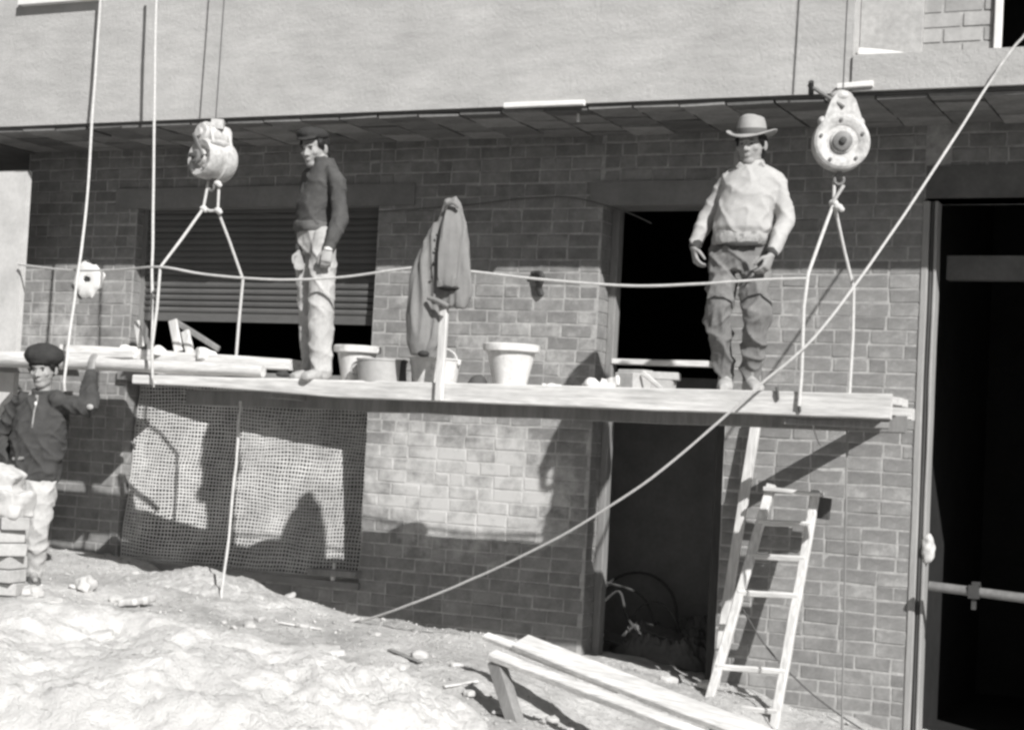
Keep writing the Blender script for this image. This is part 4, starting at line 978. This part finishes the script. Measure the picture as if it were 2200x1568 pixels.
q = MB(); q.tube([A(1617, 360, Y2-.0), A(1617, 345, Y2-.02)], [.082, .070], 20); solid('shirt_collar', q, .008, 1, 'shirt', b2, lambda p: .004*noise.noise(p*30))
for s in (-1, 1):
    c = A(1617, 362, Y2)+f*.075+l*.03*s; MB().plank(c+l*.05*s+V((0, 0, .012)), c+l*.0*s-V((0, 0, .028)), .045, .012, f).build('collar_point', 'shirt', b2)
MB().tube([A(1550, 528, Y2)+f*.10, A(1572, 530, Y2)+f*.138, A(1592, 531, Y2)+f*.148, A(1615, 530, Y2)+f*.138, A(1634, 528, Y2)+f*.10], .017, 8).build('belt', 'dark_cloth', b2, True)
q = MB(); q.ell(P(0, -.038, .025), (.090, .092, .095), R); q.ell(P(0, -.066, -.03), (.076, .05, .066), R); temples(q, P, R); solid('hair', q, .008, 2, 'hair', b2)
# felt hat: dented crown, brim turned up at the sides
q = MB(); seg = 40; R_ = []
for rr, z in ((.072, .055), (.074, .052), (.155, .050), (.160, .052), (.160, .058), (.155, .060), (.096, .062), (.094, .068), (.092, .105), (.086, .135), (.078, .155), (.058, .165), (.03, .150), (.004, .142)):
    row = []
    for k in range(seg):
        t = 2*math.pi*k/seg; cx, sx = math.cos(t), math.sin(t); out = max(0, rr-.09)/.07
        zz = z + (.034*abs(cx)**2*out - .014*max(0, sx)*out)+(.0 if z < .14 else -.012*abs(sx)*0)
        if z > .14: zz += .016*(abs(sx))-.004
        row.append(P(rr*cx*.90, rr*sx*1.03-.008, zz))
    R_.append(row)
hat = q.rings(R_, True).build('felt_hat', 'felt', b2, True)
bd = MB().rings([[P(rr*math.cos(t)*.90, rr*math.sin(t)*1.03-.008, z) for t in [2*math.pi*k/seg for k in range(seg)]] for rr, z in ((.097, .064), (.0985, .068), (.0955, .096), (.091, .098))], False).build('hat_band', 'felt_band', hat, True)
# ---- man on the ground in the beret
Y3 = -1.95
b3, P, R, W, f, l, tc, pc = person('man in dark beret and dark zip jacket on the ground, hand up on the pole', Y3, (.30, -.95), (94, 795, -.02), (.28, -.96), .12,
    dict(shL=(140, 868, .0), elL=(190, 872, .06), wrL=(196, 802, .27), shR=(36, 872, .02), elR=(2, 940, .03), wrR=(22, 1005, -.08),
         hpL=(90, 1048, 0), knL=(80, 1140, -.06), anL=(72, 1228, -.02), hpR=(52, 1048, 0), knR=(40, 1140, -.06), anR=(36, 1232, .0)),
    [(75, 1032, 0, .165, .13), (75, 1015, 0, .185, .145), (80, 965, -.01, .195, .15), (86, 915, 0, .205, .148), (90, 880, 0, .19, .125), (92, 860, 0, .135, .105), (93, 848, 0, .080, .082), (93, 838, -.01, .078, .08)],
    [(70, 1085, 0, .165, .125), (72, 1055, 0, .172, .138), (74, 1030, 0, .16, .13), (75, 1015, 0, .15, .12)],
    ('zip_jacket', 'dark_cloth', .013, 'dark_cloth'), ('trousers', 'pale_cloth', .014, (.085, .090, .084, .076, .066)), dict(L=(80, 1246, -.30), R=(28, 1246, -.26), m='dark_shoe'), .072,
    dict(L=((197, 750, .30), (.0, 1, 0), (-.9, .2, 0), .3), R=((40, 1032, -.16), (.5, .5, 0), (0, -.8, .4), .5)), seed=21)
q = MB(); q.ell(P(0, -.038, .025), (.090, .092, .095), R); temples(q, P, R); solid('hair', q, .008, 2, 'hair', b3)
q = MB(); q.ell(P(0, -.005, .095), (.142, .145, .092), R @ Matrix.Rotation(.10, 3, 'X')); q.ell(P(0, .012, .060), (.102, .118, .032), R)
bt = solid('beret', q, .008, 3, 'beret', b3, lambda p: .005*noise.noise(p*22))
MB().tube([P(0, -.02, .155), P(.004, -.02, .172)], [.006, .004], 6).build('beret_stalk', 'beret', bt, True)
c0 = A(93, 852, Y3)+f*.086; z1 = A(88, 920, Y3)+f*.158
MB().tube([c0, A(90, 885, Y3)+f*.135, z1], .0055, 6).build('zip', 'shirt', b3, True)
MB().ell(A(91, 868, Y3)+f*.118, (.011, .008, .016)).build('zip_pull', 'white_paint', b3, True)
for s in (-1, 1):
    MB().plank(A(93, 845, Y3)+f*.05+l*.075*s, c0+l*.008*s-V((0, 0, .02)), .05, .014, f).build('jacket_collar', 'shirt' if s < 0 else 'dark_cloth', b3)
MB().ell(A(193, 874, Y3-.002), (.030, .010, .020)).build('elbow_patch', 'pale_cloth', b3, True)
MB().plank(A(48, 985, Y3)+f*.165, A(72, 983, Y3)+f*.17, .022, .006, f).build('pocket_label', 'shirt', b3)
print('triangles', sum(len(p.vertices)-2 for o in bpy.data.objects if o.type == 'MESH' for p in o.data.polygons))
